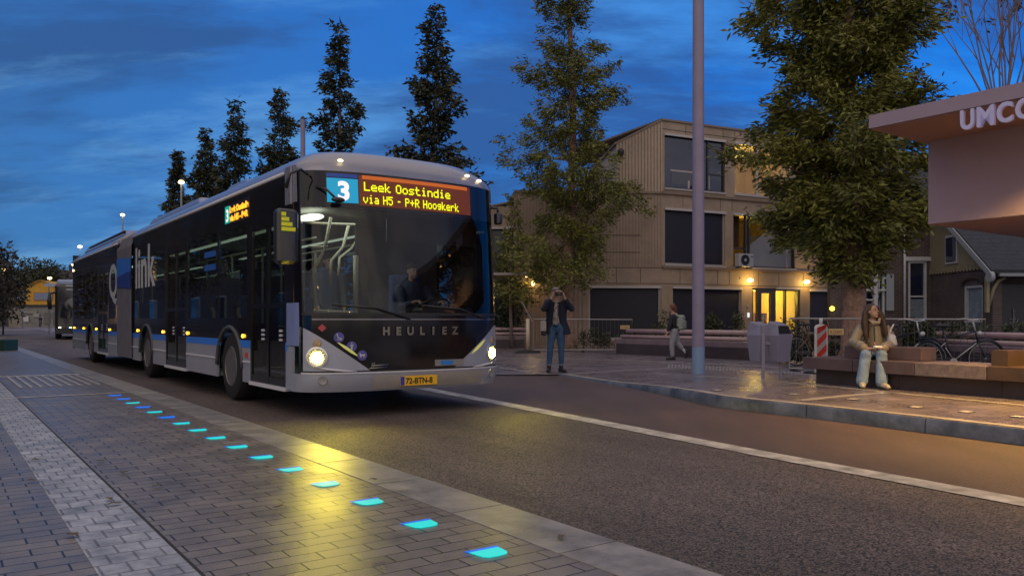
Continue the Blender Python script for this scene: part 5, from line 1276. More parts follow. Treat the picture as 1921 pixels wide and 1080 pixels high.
# round crowned background trees
def round_tree(label, loc, H, rad, seed, n, ls, lm, tr=.15, zc=None, grp=None, flat=1.0):
    nr = np.random.default_rng(seed); t = thing('tree', label, 'tree', loc, 0, grp)
    zc = zc or H - rad * flat; tb = MB(); tb.tube([(0, 0, 0), (.05, .02, zc * .5), (0, 0, zc)], [tr, tr * .8, tr * .5], 8)
    P_, D_ = [], []
    for k in range(34):
        v = nr.normal(size=3); v /= np.linalg.norm(v); c = v * rad * nr.uniform(.45, .85) * np.array([1, 1, flat]); m_ = n // 34
        tb.tube([(0, 0, zc * .8), tuple(c * .5 + [0, 0, zc]), tuple(c + [0, 0, zc])], [tr * .3, tr * .15, .01], 4, caps=False)
        w = nr.normal(size=(m_, 3)); w /= np.linalg.norm(w, axis=1, keepdims=True)
        P_.append(c + w * rad * .30 * nr.uniform(.5, 1.1, (m_, 1)) + [0, 0, zc]); D_.append(w + nr.normal(size=(m_, 3)) * .5 + [0, 0, -.2])
    tb.build('trunk', M_barkg, t, True, fix=False)
    c = bpy.data.objects.new('crown', leaves_mesh('crown', np.concatenate(P_), np.concatenate(D_), ls, ls * .45, lm, seed)); COL.objects.link(c); c.parent = t
    return t
round_tree('dark round tree rising behind the yellow house', (tx(72, 140), 140, 0), 12.2, 4.6, 3, 5200, .55, M_leafF, tr=.3)
round_tree('dark tree filling the left edge behind the street lamp', (tx(-14, 60), 60, 0), 6.4, 3.0, 9, 5200, .32, M_leafF, tr=.2)
M_leafR = leaf_mat('russet_leaf', (.055, .045, .022), tint=(.08, .055, .03))
yt = GP(8, 657); pt = G0(8, 657)
round_tree('young thin tree with dark leaves growing in the green planter box', (pt.x - .25, pt.y, .3), 4.25, .95, 12, 1500, .16, M_leafR, tr=.035, zc=2.3, flat=1.75)
pbx = thing('planter_box', 'dark green square planter box at the left edge of the pavement', 'planter', (pt.x - .2, pt.y, 0))
bevel(MB().box((0, 0, .20), (.95, .8, .40)).build('box', mat('planter_green', (.02, .07, .055), .5), pbx), .02); MB().box((0, 0, .395), (.85, .7, .02)).build('soil', M_soil, pbx)
def hedge(label, x0, x1, Y, z0, z1, dep, seed, n, ls, lm, name='shrub', cat='shrub', grp=None):
    nr = np.random.default_rng(seed); a = tx(x0, Y); c = tx(x1, Y); t = thing(name, label, cat, ((a + c) / 2, Y, .02), 0, grp)
    w = (c - a) / 2; k = max(6, int(w * 9)); P_, D_ = [], []; sb = MB()
    for i in range(k):
        cx_, cy_ = nr.uniform(-w, w), nr.uniform(-dep / 2, dep / 2); h_ = nr.uniform(.55, 1.0) * (z1 - z0)
        sb.tube([(cx_, cy_, 0), (cx_ + nr.normal() * .05, cy_, h_ * .8 + z0)], [.012, .004], 4, caps=False)
        m_ = n // k; q = nr.uniform(.1, 1, m_)
        P_.append(np.stack([cx_ + nr.normal(size=m_) * .13 * (1.2 - q * .5), cy_ + nr.normal(size=m_) * .13, z0 + q * h_], 1)); D_.append(nr.normal(size=(m_, 3)) + [0, 0, .3])
    sb.build('stems', M_barkg, t, fix=False)
    o_ = bpy.data.objects.new('foliage', leaves_mesh('foliage', np.concatenate(P_), np.concatenate(D_), ls, ls * .45, lm, seed)); COL.objects.link(o_); o_.parent = t
    return t
M_leafS = leaf_mat('shrub_leaf', (.035, .050, .020), tint=(.07, .075, .03))
hedge('leafy shrub behind the barrier, just right of the photographer', 1088, 1140, 29.2, .1, .95, .5, 41, 900, .11, M_leafS)
hedge('low shrub in front of the first ground floor blind', 1150, 1245, 29.0, .1, .75, .5, 42, 1500, .11, M_leafS)
hedge('upright shrub against the timber pier behind the walker', 1236, 1262, 29.4, .1, 1.5, .4, 43, 700, .11, M_leafS)
hedge('round bushy shrub in front of the second ground floor blind, right of the mast', 1318, 1395, 28.6, .1, 1.45, .8, 44, 2300, .12, M_leafS)
hedge('tall thin shrub in front of the lit entrance, right of the litter bin', 1476, 1502, 20.0, .1, 1.25, .3, 45, 500, .09, M_leafS)
hedge('dark dense shrub between the litter bin and the beacon', 1470, 1560, 20.3, .05, .75, .8, 46, 3400, .10, M_leafS)
hedge('shrub mass behind the tree trunk and seated woman', 1560, 1700, 19.8, .05, .85, .8, 47, 3000, .10, M_leafS)
hedge('leafy shrub below the tall white window, behind the bicycles', 1700, 1800, 21.0, .05, 1.35, .8, 48, 3200, .10, M_leafS)
hedge('shrub in front of the porch of the brick house', 1800, 1930, 21.5, .05, 1.0, .8, 49, 3000, .10, M_leafS)
hedge('dark green shrub filling the gap between the bus and the pale post', 925, 985, 32.4, .1, 2.7, .8, 50, 4200, .13, leaf_mat('deep_leaf', (.022, .038, .016)))
# multi-stemmed bare tree above the shelter roof
t = thing('tree', 'thin multi-stemmed nearly bare tree above the lilac shelter roof', 'tree', (tx(1880, 37), 37, 0))
rng = random.Random(4); tb = MB(); LP, LD = [], []
def grow(p, d, l, r_, dep):
    pts = [p]; q = p.copy(); dd_ = d.copy()
    for i in range(5):
        dd_ = (dd_ + Vector((rng.gauss(0, .07), rng.gauss(0, .07), .035))).normalized(); q = q + dd_ * l / 5; pts.append(q.copy())
        if dep > 0 and i >= 1 and rng.random() < .8:
            sd2 = Vector((rng.gauss(0, 1), rng.gauss(0, 1), .3)).normalized(); grow(q.copy(), (dd_ + sd2 * .75).normalized(), l * rng.uniform(.4, .6), r_ * .5, dep - 1)
        if dep == 0 and rng.random() < .12:
            for _ in range(rng.choice((1, 2, 5))): LP.append(tuple(q + Vector((rng.gauss(0, .05), rng.gauss(0, .05), rng.gauss(0, .05))))); LD.append((rng.gauss(0, 1), rng.gauss(0, .6), -.7))
    tb.tube(pts, [r_ * (1 - .75 * i / 5) for i in range(6)], 5, caps=False)
tb.tube([(0, 0, 0), (.1, 0, 4), (0, .1, 8), (.05, 0, 10.6)], [.24, .20, .17, .13], 10)
for k in range(15):
    a = 2 * PI * k / 15 + .3; sp = .10 + .30 * rng.random(); grow(Vector((.05 + .05 * math.cos(a), .05 * math.sin(a), 9.8)), Vector((sp * math.cos(a), sp * math.sin(a), 1)).normalized(), rng.uniform(5.5, 8.5), .055, 3)
tb.build('trunk', mat('pale_bark', (.20, .16, .17), .7), t, True, fix=False)
c = bpy.data.objects.new('crown', leaves_mesh('crown', np.array(LP), np.array(LD), .30, .11, M_leafR, 3)); COL.objects.link(c); c.parent = t

# ------------------------------------------------------------------ left of the frame: trees, and an unseen terrace added to darken bus reflections
tl = thing('added_terrace', 'unseen dark brick terrace added to darken reflections in the bus side', 'building', (-19.5, 9, 0), R(31))
# local y runs away from the viewer, local x towards the road
MB().box((-4, 46, 4.2), (8, 104, 8.4)).build('wall', M_brickY, tl)
b = MB(); b.add([(.3, -6, 8.4), (.3, 98, 8.4), (-8.3, 98, 8.4), (-8.3, -6, 8.4), (-4, -6, 11), (-4, 98, 11)], [(0, 1, 5, 4), (2, 3, 4, 5), (1, 2, 5), (0, 4, 3), (0, 3, 2, 1)]); b.build('roof', M_slate, tl)
for k in range(20):
    for z in (1.7, 5.0):
        fr = bx('window', (.03, -4 + k * 4.6, z), (.08, 1.5, 1.9), M_wtrim, tl); bx('pane', (.09, -4 + k * 4.6, z), (.03, 1.3, 1.7), emit('warm_pane', (1, .6, .2), .8) if (k * 2 + int(z)) % 9 == 0 else M_pane, fr)  # some panes glow, added for their reflections in the bus
for (X, Y, rd, sd_, lab) in ((-13.2, 13.8, 3.0, 61, 'broad dark tree beside the pavement just outside the left edge, nearest one'), (-19.6, 22.5, 3.4, 62, 'broad dark tree beside the pavement just outside the left edge, middle one'), (-28.0, 33.5, 3.6, 63, 'broad dark tree beside the pavement just outside the left edge, farthest one')):
    round_tree(lab, (X, Y, 0), 10.5, rd, sd_, 5200, .22, M_leafF, tr=.22, flat=1.25)

# ------------------------------------------------------------------ second bus, yellow house and the far end of the road
co = P(113, 628, 47); 
cb = thing('waiting_bus', 'second dark bus with pale domed roof queued far behind the articulated bus', 'bus', (co.x + 1.12, 47, 0), R(29))
M_cdark = mat('coach_dark', (.03, .032, .04), .15, coat=.5); M_cpale = mat('coach_pale', (.30, .38, .55), .35)
MB().rbox((0, 6, 1.80), (2.5, 12, 2.9), .18, seg=4).build('body', M_cdark, cb, 'auto')
MB().rbox((0, 5.9, 3.32), (2.3, 11.6, .35), .14, seg=4).build('roof', M_cpale, cb, 'auto')
b = MB(); b.grid(lambda u, v: (-1.2 + 2.4 * u, -.12 + .22 * abs(2 * u - 1) ** 3 + .25 * v * v, 1.25 + 1.75 * v), 12, 6); b.build('windscreen', mat('coach_screen', (.02, .022, .03), .05, coat=1), cb, True)
for z in (3.08, 2.86): MB().tube([(-1.12, .22, z), (-.6, -.0, z + .04), (.6, -.0, z + .04), (1.12, .22, z)], .035, 6).build('roof_stripe', M_white, cb, True)
for x in (-1.0, -.45, .1): MB().ball((x, -.02, .66), (.07, .04, .06), 10, 6).build('headlight', emit('coach_lamp', (1, .85, .55), 10), cb, True)
MB().ball((1.0, -.02, .66), (.07, .04, .06), 10, 6).build('headlight', MATS['coach_lamp'], cb, True)
MB().tube([(-1.15, .1, 2.75), (-1.5, -.25, 2.65), (-1.52, -.3, 2.2), (-1.48, -.28, 1.75)], [.05, .07, .12, .10], 8).build('mirror', M_dark, cb, True)
for y in (1.9, 8.2):
    for sg in (-1, 1): wheel(cb, sg * 1.1, y, sg)
bx('bumper', (0, -.02, .50), (2.4, .16, .34), M_cdark, cb)

yh_ = thing('yellow_house', 'distant ochre yellow gabled house with grey ground floor and bluish windows', 'house', (tx(72, 130), 130, .0))
W = 4.1; M_och = mat('ochre_board', (.52, .28, .03), .7, var=(.6, .15))
b = MB(); b.prism([(-W, 3.55), (W, 3.55), (W, 5.9), (2.7, 6.6), (.5, 7.55), (-2.1, 6.6), (-W, 6.0)], lambda u, v, w: (u, w, v), 0, 7); b.build('upper_wall', M_och, yh_)
MB().box((0, 3.5, 1.75), (8.2, 6.8, 3.5)).build('ground_floor', mat('grey_render', (.20, .20, .19), .8, var=(.8, .3)), yh_)
MB().box((0, -.1, 3.50), (8.4, .3, .25)).build('beam', M_dark, yh_)
for x0, x1 in ((-2.3, .5), (.5, 3.0)):
    b = MB(); za = 7.6 if x0 == .5 else 6.55; zb_ = 6.5 if x0 == .5 else 7.6; b.box(((x0 + x1) / 2, -.15, (za + zb_) / 2), (math.hypot(x1 - x0, zb_ - za), .3, .16), ry=math.atan2(za - zb_, x1 - x0)); b.build('roof_edge', mat('ochre_dark', (.32, .17, .03), .7), yh_)
for x0, x1 in ((-3.6, -2.1), (-.7, 2.4)): 
    f_ = bx('window', ((x0 + x1) / 2, -.03, 4.95), (x1 - x0, .12, 1.35), mat('ochre_dark', (.32, .17, .03)), yh_); bx('pane', ((x0 + x1) / 2, -.11, 4.95), (x1 - x0 - .2, .04, 1.15), mat('bluegrey_pane', (.16, .20, .30), .3), f_)
for x, z, w, h, c in ((-2.2, 1.3, 1.3, .9, .5), (-.3, 1.9, 1.0, .6, .28), (-1.5, 2.4, 2.6, .4, .22), (1.4, 1.4, .9, 1.8, .12), (3.0, 1.4, 1.2, 2.0, .10)): bx('shop_panel', (x, -.06, z), (w, .1, h), mat('shop_%d' % int(c * 100), (c, c, c * .95), .6), yh_)
wl_ = thing('garden_wall', 'low pale wall left of the yellow house at the end of the road', 'wall', (tx(30, 118), 118, 0)); MB().box((0, 0, 1.2), (1.9, .4, 2.4)).build('wall', mat('stone_pale', (.22, .20, .17), .8, var=(1, .3)), wl_); MB().box((0, 0, 2.42), (2.0, .5, .1)).build('coping', M_pl, wl_)
db = thing('distant_block', 'distant dark roofed building behind the yellow house and the second bus', 'building', (tx(118, 175), 175, 0))
MB().box((4, 5, 4.5), (16, 10, 9)).build('wall', mat('block_dark', (.06, .055, .06), .8), db); b = MB(); b.add([(-5, -.5, 9), (14, -.5, 9), (14, 10, 9), (-5, 10, 9), (-4, 3, 12.2), (13, 3, 12.2)], [(0, 1, 5, 4), (2, 3, 4, 5), (0, 4, 3), (1, 2, 5), (0, 1, 2, 3)]); b.build('roof', mat('block_roof', (.035, .025, .03), .7), db); bx('chimney', (0, 3, 12.6), (.5, .5, 1.6), MATS['block_dark'], db)
db = thing('distant_block', 'distant low dark building behind the young tree at the left edge', 'building', (tx(-10, 150), 150, 0))
MB().box((0, 5, 4), (14, 10, 8)).build('wall', MATS['block_dark'], db); b = MB(); b.add([(-7.5, -.5, 8), (7.5, -.5, 8), (7.5, 10, 8), (-7.5, 10, 8), (-6.5, 4, 10.5), (6.5, 4, 10.5)], [(0, 1, 5, 4), (2, 3, 4, 5), (0, 4, 3), (1, 2, 5), (0, 1, 2, 3)]); b.build('roof', MATS['block_roof'], db)
sheet('far_path', [(-70, 103), (9, 103), (9, 112), (-70, 112)], .006, mat('far_paving', (.26, .23, .21), .5, var=(.8, .2)))
sgn = thing('direction_sign', 'small pale blue direction sign on a post beside the second bus mirror', 'sign', (tx(92, 60), 60, 0))
MB().tube([(0, 0, 0), (0, 0, 3.9)], .04, 6).build('post', M_galv, sgn); MB().box((.2, -.06, 3.75), (1.0, .05, .22)).build('panel', mat('sign_pale', (.40, .48, .70), .4), sgn)

# ------------------------------------------------------------------ bicycles
def bicycle(label, loc, rz, fc, trim, group=None, tilt=0.0):
    t = thing('bicycle', label, 'bicycle', loc, rz, group); t.rotation_euler = (tilt, 0, rz)
    ra_, fa, bb_ = Vector((0, 0, .35)), Vector((1.06, 0, .35)), Vector((.44, 0, .29))
    for c in (ra_, fa):
        b = MB(); b.tube([(c.x + .335 * math.cos(2 * PI * k / 30), 0, c.z + .335 * math.sin(2 * PI * k / 30)) for k in range(31)], .017, 6, caps=False); w = b.build('wheel', M_rubber, t, True)
        b = MB(); b.tube([(c.x + .312 * math.cos(2 * PI * k / 30), 0, c.z + .312 * math.sin(2 * PI * k / 30)) for k in range(31)], .010, 5, caps=False)
        for k in range(16): a = 2 * PI * k / 16; b.tube([(c.x, .012 * (-1) ** k, c.z), (c.x + .31 * math.cos(a), 0, c.z + .31 * math.sin(a))], .0022, 3)
        b.ball(c, .022, 8, 6); b.build('rim', mat('bike_steel', (.35, .35, .36), .35, metal=.7), w, True)
        a0 = PI * .05 if c is ra_ else PI * .12; b = MB(); b.tube([(c.x + .37 * math.cos(a0 + PI * .85 * k / 14), 0, c.z + .37 * math.sin(a0 + PI * .85 * k / 14)) for k in range(15)], .018, 5); b.build('mudguard', fc, t, True)
    st_, ht, hb_ = Vector((.26, 0, .86)), Vector((.86, 0, .88)), Vector((.91, 0, .68))
    b = MB()
    for p, q, r_ in ((bb_, st_, .017), (bb_, hb_, .018), (st_ + Vector((.03, 0, -.12)), ht, .016), (ht, hb_, .02), (hb_, fa, .014), (bb_, ra_, .012), (st_ + Vector((.04, 0, -.16)), ra_, .011)): b.tube([p, q], r_, 8)
    b.build('frame', fc, t, True)
    b = MB(); b.tube([bb_ + Vector((.02, -.03, .03)), hb_ + Vector((-.04, -.025, -.03))], .010, 6); b.tube([st_ + Vector((.03, -.02, -.20)), ra_ + Vector((.01, -.02, .03))], .008, 6); b.tube([bb_ + Vector((0, -.02, .05)), st_ + Vector((.03, -.02, -.30))], .008, 6); b.build('frame_shine', trim, t, True)
    b = MB(); b.tube([st_, st_ + Vector((-.03, 0, .12))], .014, 6); b.rbox((st_.x - .06, 0, .99), (.27, .18, .06), .03); b.build('saddle', M_dark, t, 'auto')
    b = MB(); b.tube([ht, ht + Vector((-.05, 0, .20))], .014, 6); b.tube([(ht.x - .22, -.29, 1.10), (ht.x - .08, -.27, 1.12), (ht.x - .02, -.12, 1.09), (ht.x - .05, 0, 1.08), (ht.x - .02, .12, 1.09), (ht.x - .08, .27, 1.12), (ht.x - .22, .29, 1.10)], .012, 6); b.build('handlebar', trim, t, True)
    b = MB(); b.ball((ht.x + .08, 0, .84), (.05, .045, .045), 10, 6); b.build('lamp', trim, t, True)
    b = MB(); b.rbox((.22, 0, .31), (.52, .05, .10), .02); b.build('chain_case', M_dark, t, 'auto')
    b = MB(); b.lathe([(.07, -.05), (.07, -.04)], c=bb_, axis='Y', n=18); b.lathe([(.028, -.056), (.028, -.049)], c=bb_, axis='Y', n=10); b.build('crank_disc', trim, t)
    b = MB(); b.tube([bb_ + Vector((0, -.06, 0)), bb_ + Vector((.04, -.07, -.16))], .010, 6); b.box(bb_ + Vector((.04, -.11, -.16)), (.09, .09, .025)); b.build('pedal', M_dark, t)
    b = MB(); b.box((.02, 0, .745), (.36, .13, .012)); b.tube([(-.14, .04, .74), (0, .04, .36)], .006, 5); b.tube([(.05, -.04, .74), (0, -.04, .36)], .006, 5); b.build('carrier', M_dark, t)
    return t
M_bkblk = mat('bike_black', (.014, .014, .016), .3, coat=.3); M_bkwht = mat('bike_white', (.62, .60, .58), .3, metal=.2)
bicycle('black city bicycle with white trim parked behind the bench at the right', (P(1743, 600, 15.7).x, 15.7, .03), R(-4), M_bkblk, M_bkwht, tilt=R(2))
bicycle('second bicycle with pale handlebar parked pointing at the viewer, beside the white plastic bag', (P(1702, 600, 15.4).x - .25, 15.9, .03), R(-68), M_bkblk, M_bkwht)
bicycle('rusty brown bicycle behind the beacon, only its handlebar and saddle showing', (P(1500, 600, 19.0).x, 19.2, .03), R(10), mat('bike_rust', (.12, .05, .03), .6), mat('bike_rust_trim', (.25, .18, .13), .5))
bg_ = thing('plastic_bag', 'pale bluish plastic bag standing on the bench block right of the woman', 'bag', P(1682, 660, 11.9).xy.to_3d() + Vector((0, .15, ST + .19)))
b = MB(); b.lathe([(.07, 0), (.085, .03), (.07, .10), (.06, .15), (.035, .18)], n=7); bb2 = b.build('bag', mat('bag_white', (.42, .46, .60), .4, bump=(18, 1, .02)), bg_, True)
MB().tube([(-.05, 0, .16), (-.01, 0, .26), (.03, 0, .33)], .012, 5).build('handle', mat('bag_handle', (.6, .58, .56), .5), bg_, True)

# ------------------------------------------------------------------ people
def cloth(b, name, m, par, voxel=.014, smooth=4):
    o = b.build(name, m, par, True, fix=False)
    r_ = o.modifiers.new('r', 'REMESH'); r_.mode = 'VOXEL'; r_.voxel_size = voxel; r_.use_smooth_shade = True
    if smooth: s_ = o.modifiers.new('s', 'SMOOTH'); s_.iterations = smooth; s_.factor = .5
    return o
def limb(b, pts, rad, n=12, sy=1.0):
    b.tube(pts, rad, n, sy=sy)
    for p, r_ in ((pts[0], rad[0]), (pts[-1], rad[-1])): b.ball(p, r_, 10, 8)
    for p, r_ in list(zip(pts, rad))[1:-1]: b.ball(p, r_ * .99, 10, 8)
V = Vector
M_skin = mat('skin', (.42, .26, .20), .5, var=(12, .08)); 
def head(b, c, fdir, sc=1.0, up=V((0, 0, 1))):
    f = V(fdir).normalized(); s_ = f.cross(up).normalized(); u = s_.cross(f).normalized()
    M = Matrix(((s_.x, f.x, u.x, c[0]), (s_.y, f.y, u.y, c[1]), (s_.z, f.z, u.z, c[2]), (0, 0, 0, 1))) @ Matrix.Scale(sc, 4)
    b.ball((0, -.012, .02), (.074, .092, .092), 18, 14, M); b.ball((0, .018, -.045), (.055, .066, .065), 14, 10, M); b.ball((0, .060, -.088), (.026, .022, .022), 10, 8, M)
    b.tube([(0, .082, .012), (0, .105, -.022), (0, .098, -.030)], [.008, .014, .012], 8, M=M); b.ball((0, .086, -.060), (.024, .012, .011), 10, 6, M)
    for x in (-.075, .075): b.ball((x, -.005, -.008), (.012, .020, .030), 8, 6, M)
    return M
def face(par, M, skinm):
    for x in (-.030, .030): MB().ball((x, .082, .006), (.010, .006, .006), 8, 6, M).build('eye', mat('eye_dark', (.02, .015, .012), .2), par, True)
    MB().ball((0, .098, -.062), (.020, .005, .006), 8, 6, M).build('mouth', mat('lips', (.30, .10, .09), .5), par, True)
    b = MB()
    for x in (-.030, .030): b.tube([M @ V((x - .016, .086, .022)), M @ V((x, .090, .027)), M @ V((x + .016, .086, .023))], .0035, 5)
    b.build('eyebrows', mat('brow', (.05, .03, .02), .8), par, True)
def hand(b, w, d, curl, side, sc=1.0):
    """w wrist, d direction of the fingers, curl direction the fingers bend to, side towards the thumb"""
    d = V(d).normalized(); c = V(curl).normalized(); s_ = V(side).normalized(); w = V(w)
    pc = w + d * .045 * sc; b.tube([w, pc, w + d * .085 * sc], [.026 * sc, .036 * sc, .034 * sc], 10, sy=.6); b.ball(w + d * .085 * sc, .026 * sc, 8, 6)
    for k, ln in enumerate((.070, .080, .074, .058)):
        o_ = w + d * .085 * sc + s_ * (.028 - .0185 * k) * sc
        b.tube([o_, o_ + (d * .8 + c * .25) * ln * .5 * sc, o_ + (d * .95 + c * .75) * ln * .85 * sc, o_ + (d * .7 + c * 1.3) * ln * sc], [.0095, .009, .0085, .007], 6)
    b.tube([w + d * .02 * sc + s_ * .024 * sc, w + d * .055 * sc + s_ * .050 * sc + c * .012, w + d * .085 * sc + s_ * .052 * sc + c * .03], [.012, .0105, .008], 6)
def shoe(b, an, toe_dir, L_=.26, z0=0.0, w=.045):
    an = V(an); t_ = V(toe_dir).normalized(); s_ = t_.cross(V((0, 0, 1)))
    h = V((an.x, an.y, z0)) - t_ * .06
    b.tube([h + V((0, 0, .045)), h + t_ * .08 + V((0, 0, .05)), h + t_ * .17 + V((0, 0, .042)), h + t_ * (L_ - .03) + V((0, 0, .030))], [w * .85, w, w, w * .72], 10, sy=.9)
    b.ball(h + V((0, 0, .045)), w * .85, 10, 8); b.ball(h + t_ * (L_ - .03) + V((0, 0, .03)), (w * .72, w * .72, .028), 10, 8); b.tube([h + t_ * .04 + V((0, 0, .05)), h + t_ * .045 + V((0, 0, .13))], [w, w * .85], 10)

# the man photographing; local frame faces -y
mp_ = GP(1044, 698); man = thing('person', 'man in long navy coat, cap and blue jeans raising a camera to his face', 'person', mp_)
F_ = V((0, -1, 0))
b = MB(); hc = V((-.02, -.02, 1.70)); HM = head(b, hc, (.12, -1, -.02))
limb(b, [V((0, .02, 1.48)), V((-.01, 0, 1.60))], [.055, .052]); limb(b, [V((0, .02, 1.0)), V((0, .03, 1.22)), V((0, .03, 1.42))], [.11, .10, .11])
shR, shL = V((-.185, 0, 1.47)), V((.185, 0, 1.47)); elR, elL = V((-.27, -.12, 1.35)), V((.31, -.10, 1.35)); wrR, wrL = V((-.10, -.20, 1.585)), V((.155, -.20, 1.585))
for s1, e1, w1 in ((shR, elR, wrR), (shL, elL, wrL)): limb(b, [s1, e1, w1], [.048, .040, .026])
hand(b, wrR, (.35, -.15, 1), (.6, -.3, 0), (.3, .9, .1)); hand(b, wrL, (-.35, -.15, 1), (-.6, -.3, 0), (-.3, .9, .1))
hpR, hpL = V((-.09, 0, .92)), V((.09, 0, .92)); knR, knL = V((-.135, -.03, .50)), V((.10, -.02, .50)); anR, anL = V((-.16, .0, .10)), V((.10, .0, .10))
for h_, k_, a_ in ((hpR, knR, anR), (hpL, knL, anL)): limb(b, [h_, k_, a_], [.080, .052, .036])
body = cloth(b, 'body', M_skin, man, .0085, 2); face(man, HM, M_skin)
b = MB()
for h_, k_, a_ in ((hpR, knR, anR), (hpL, knL, anL)): limb(b, [h_, (h_ + k_) / 2, k_, (k_ + a_) / 2, a_ + V((0, 0, .06))], [.100, .088, .070, .062, .054])
b.ball((0, 0, .95), (.165, .125, .13)); cloth(b, 'jeans', mat('jeans_blue', (.035, .085, .17), .85, var=(6, .3), bump=(22, .6, .02)), man)
b = MB()
for a_ in (anR, anL): b.tube([a_ + V((0, 0, .045)), a_ + V((0, 0, .075))], .058, 12)
b.build('jeans_cuff', mat('cuff_pale', (.16, .20, .26), .8), man)
b = MB(); shoe(b, anR, (-.25, -1, 0)); b.tube([anR, anR + V((0, 0, .05))], .05, 10); cloth(b, 'boot', mat('boot_black', (.015, .015, .017), .5), man, .010, 1)
b = MB(); shoe(b, anL, (.55, -1, 0)); b.tube([anL, anL + V((0, 0, .05))], .05, 10); cloth(b, 'boot', MATS['boot_black'], man, .010, 1)
M_navy = mat('navy_wool', (.012, .016, .038), .9, bump=(30, .4, .01))
b = MB()
b.add([], [])
for x, w in ((-1, 0), (1, 0)):
    pts = [V((x * .07, .03, 1.50)), V((x * .11, .03, 1.35)), V((x * .11, .03, 1.15)), V((x * .115, .03, .98)), V((x * .14 + .01, .04, .82))]
    b.tube(pts, [.105, .125, .115, .115, .135], 14, sy=.95)
b.tube([V((0, .06, 1.48)), V((0, .06, 1.2)), V((.01, .07, .80))], [.13, .13, .15], 14)
b.tube([V((.16, .02, 1.05)), V((.20, .03, .80))], [.08, .12], 12)
for s1, e1, w1 in ((shR, elR, wrR), (shL, elL, wrL)): limb(b, [s1, (s1 + e1) / 2 + V((0, 0, -.01)), e1, e1 + (w1 - e1) * .72], [.085, .078, .068, .050])
cloth(b, 'coat', M_navy, man, .013, 4)
M_scarf = bpy.data.materials.new('paisley'); M_scarf.use_nodes = True; _t = M_scarf.node_tree; _w = _t.nodes.new('ShaderNodeTexWave'); _w.inputs['Scale'].default_value = 6; _w.inputs['Distortion'].default_value = 9; _w.inputs['Detail Scale'].default_value = 1.5
_c = _t.nodes.new('ShaderNodeTexCoord'); _t.links.new(_c.outputs['Object'], _w.inputs[0]); _r = _t.nodes.new('ShaderNodeValToRGB'); _r.color_ramp.elements[0].color = (.10, .085, .08, 1); _r.color_ramp.elements[1].color = (.36, .32, .31, 1); _t.links.new(_w.outputs[0], _r.inputs[0]); _t.links.new(_r.outputs[0], _t.nodes['Principled BSDF'].inputs['Base Color']); _t.nodes['Principled BSDF'].inputs['Roughness'].default_value = .9
b = MB(); b.tube([V((-.01, -.07, 1.50)), V((-.02, -.115, 1.35)), V((-.03, -.125, 1.15)), V((-.035, -.125, 1.0))], [.060, .085, .10, .108], 14, sy=.55); cloth(b, 'shirt', M_scarf, man, .012, 3)
b = MB(); b.ball(hc + V((0, .015, .045)), (.088, .10, .072), 16, 10); b.tube([hc + V((-.02, -.085, .055)), hc + V((.0, -.13, .045))], [.05, .045], 10, sy=.25); cloth(b, 'cap', mat('cap_grey', (.16, .14, .14), .9), man, .010, 2)
b = MB(); b.ball(hc + V((0, .05, -.02)), (.080, .06, .075), 14, 8); cloth(b, 'hair', mat('hair_dark', (.03, .02, .015), .8), man, .012, 2)
cm = thing('camera_device', 'black camera held to the face of the man in the navy coat', 'camera', mp_)
b = MB(); b.rbox((.04, -.17, 1.675), (.15, .07, .10), .015); b.rbox((.04, -.165, 1.74), (.05, .05, .035), .01); b.build('camera_body', M_dark, cm, 'auto')
MB().lathe([(.040, -.28), (.042, -.20), (.038, -.18)], c=(.035, 0, 1.675), axis='Y', n=18).build('camera_lens', mat('lens_black', (.01, .01, .015), .1), cm, 'auto')
sb_ = thing('shoulder_bag', 'grey and black shoulder bag hanging at the hip of the photographing man', 'bag', mp_)
b = MB(); b.rbox((-.27, .02, .93), (.12, .22, .30), .04); b.build('bag', mat('bag_black', (.02, .02, .022), .7), sb_, 'auto'); MB().rbox((-.285, -.10, .98), (.13, .04, .22), .02).build('flap', mat('bag_grey', (.30, .28, .27), .7, var=(20, .2)), sb_, 'auto')
MB().tube([(-.25, .0, 1.06), (-.14, -.17, 1.22), (.02, -.20, 1.40), (.13, -.08, 1.54)], .014, 6, sy=.4).build('strap', MATS['bag_black'], sb_, True)

# the walker, moving to the left away from the viewer
wp = GP(1266, 675); wk = thing('person', 'walker with auburn hair, dark jacket and pale grey trousers striding left', 'person', wp)
b = MB(); HM = head(b, (-.08, .0, 1.44), (-.85, .55, 0), .95)
limb(b, [V((-.03, 0, 1.24)), V((-.07, 0, 1.36))], [.05, .045]); limb(b, [V((0, 0, .82)), V((-.02, 0, 1.02)), V((-.02, 0, 1.20))], [.12, .12, .125])
aw = [(V((-.10, -.12, 1.19)), V((-.16, -.15, .98)), V((-.22, -.14, .80))), (V((.02, .14, 1.19)), V((.08, .18, .97)), V((-.02, .2, .78)))]
for s1, e1, w1 in aw: limb(b, [s1, e1, w1], [.042, .036, .024]); hand(b, w1, w1 - e1, (-1, .2, 0), (-.5, .6, 0), .9)
lg_ = [(V((-.02, -.08, .80)), V((-.10, -.07, .44)), V((-.08, -.06, .085))), (V((.02, .08, .80)), V((.09, .07, .46)), V((.30, .06, .22)))]
for h_, k_, a_ in lg_: limb(b, [h_, k_, a_], [.075, .048, .034])
cloth(b, 'body', M_skin, wk, .009, 2); face(wk, HM, M_skin)
M_tr = mat('grey_trousers', (.30, .30, .33), .85, bump=(20, .6, .02)); b = MB()
h_, k_, a_ = lg_[0]; limb(b, [h_, (h_ + k_) / 2, k_, (k_ + a_) / 2, a_ + V((0, 0, .05))], [.108, .092, .075, .066, .058])
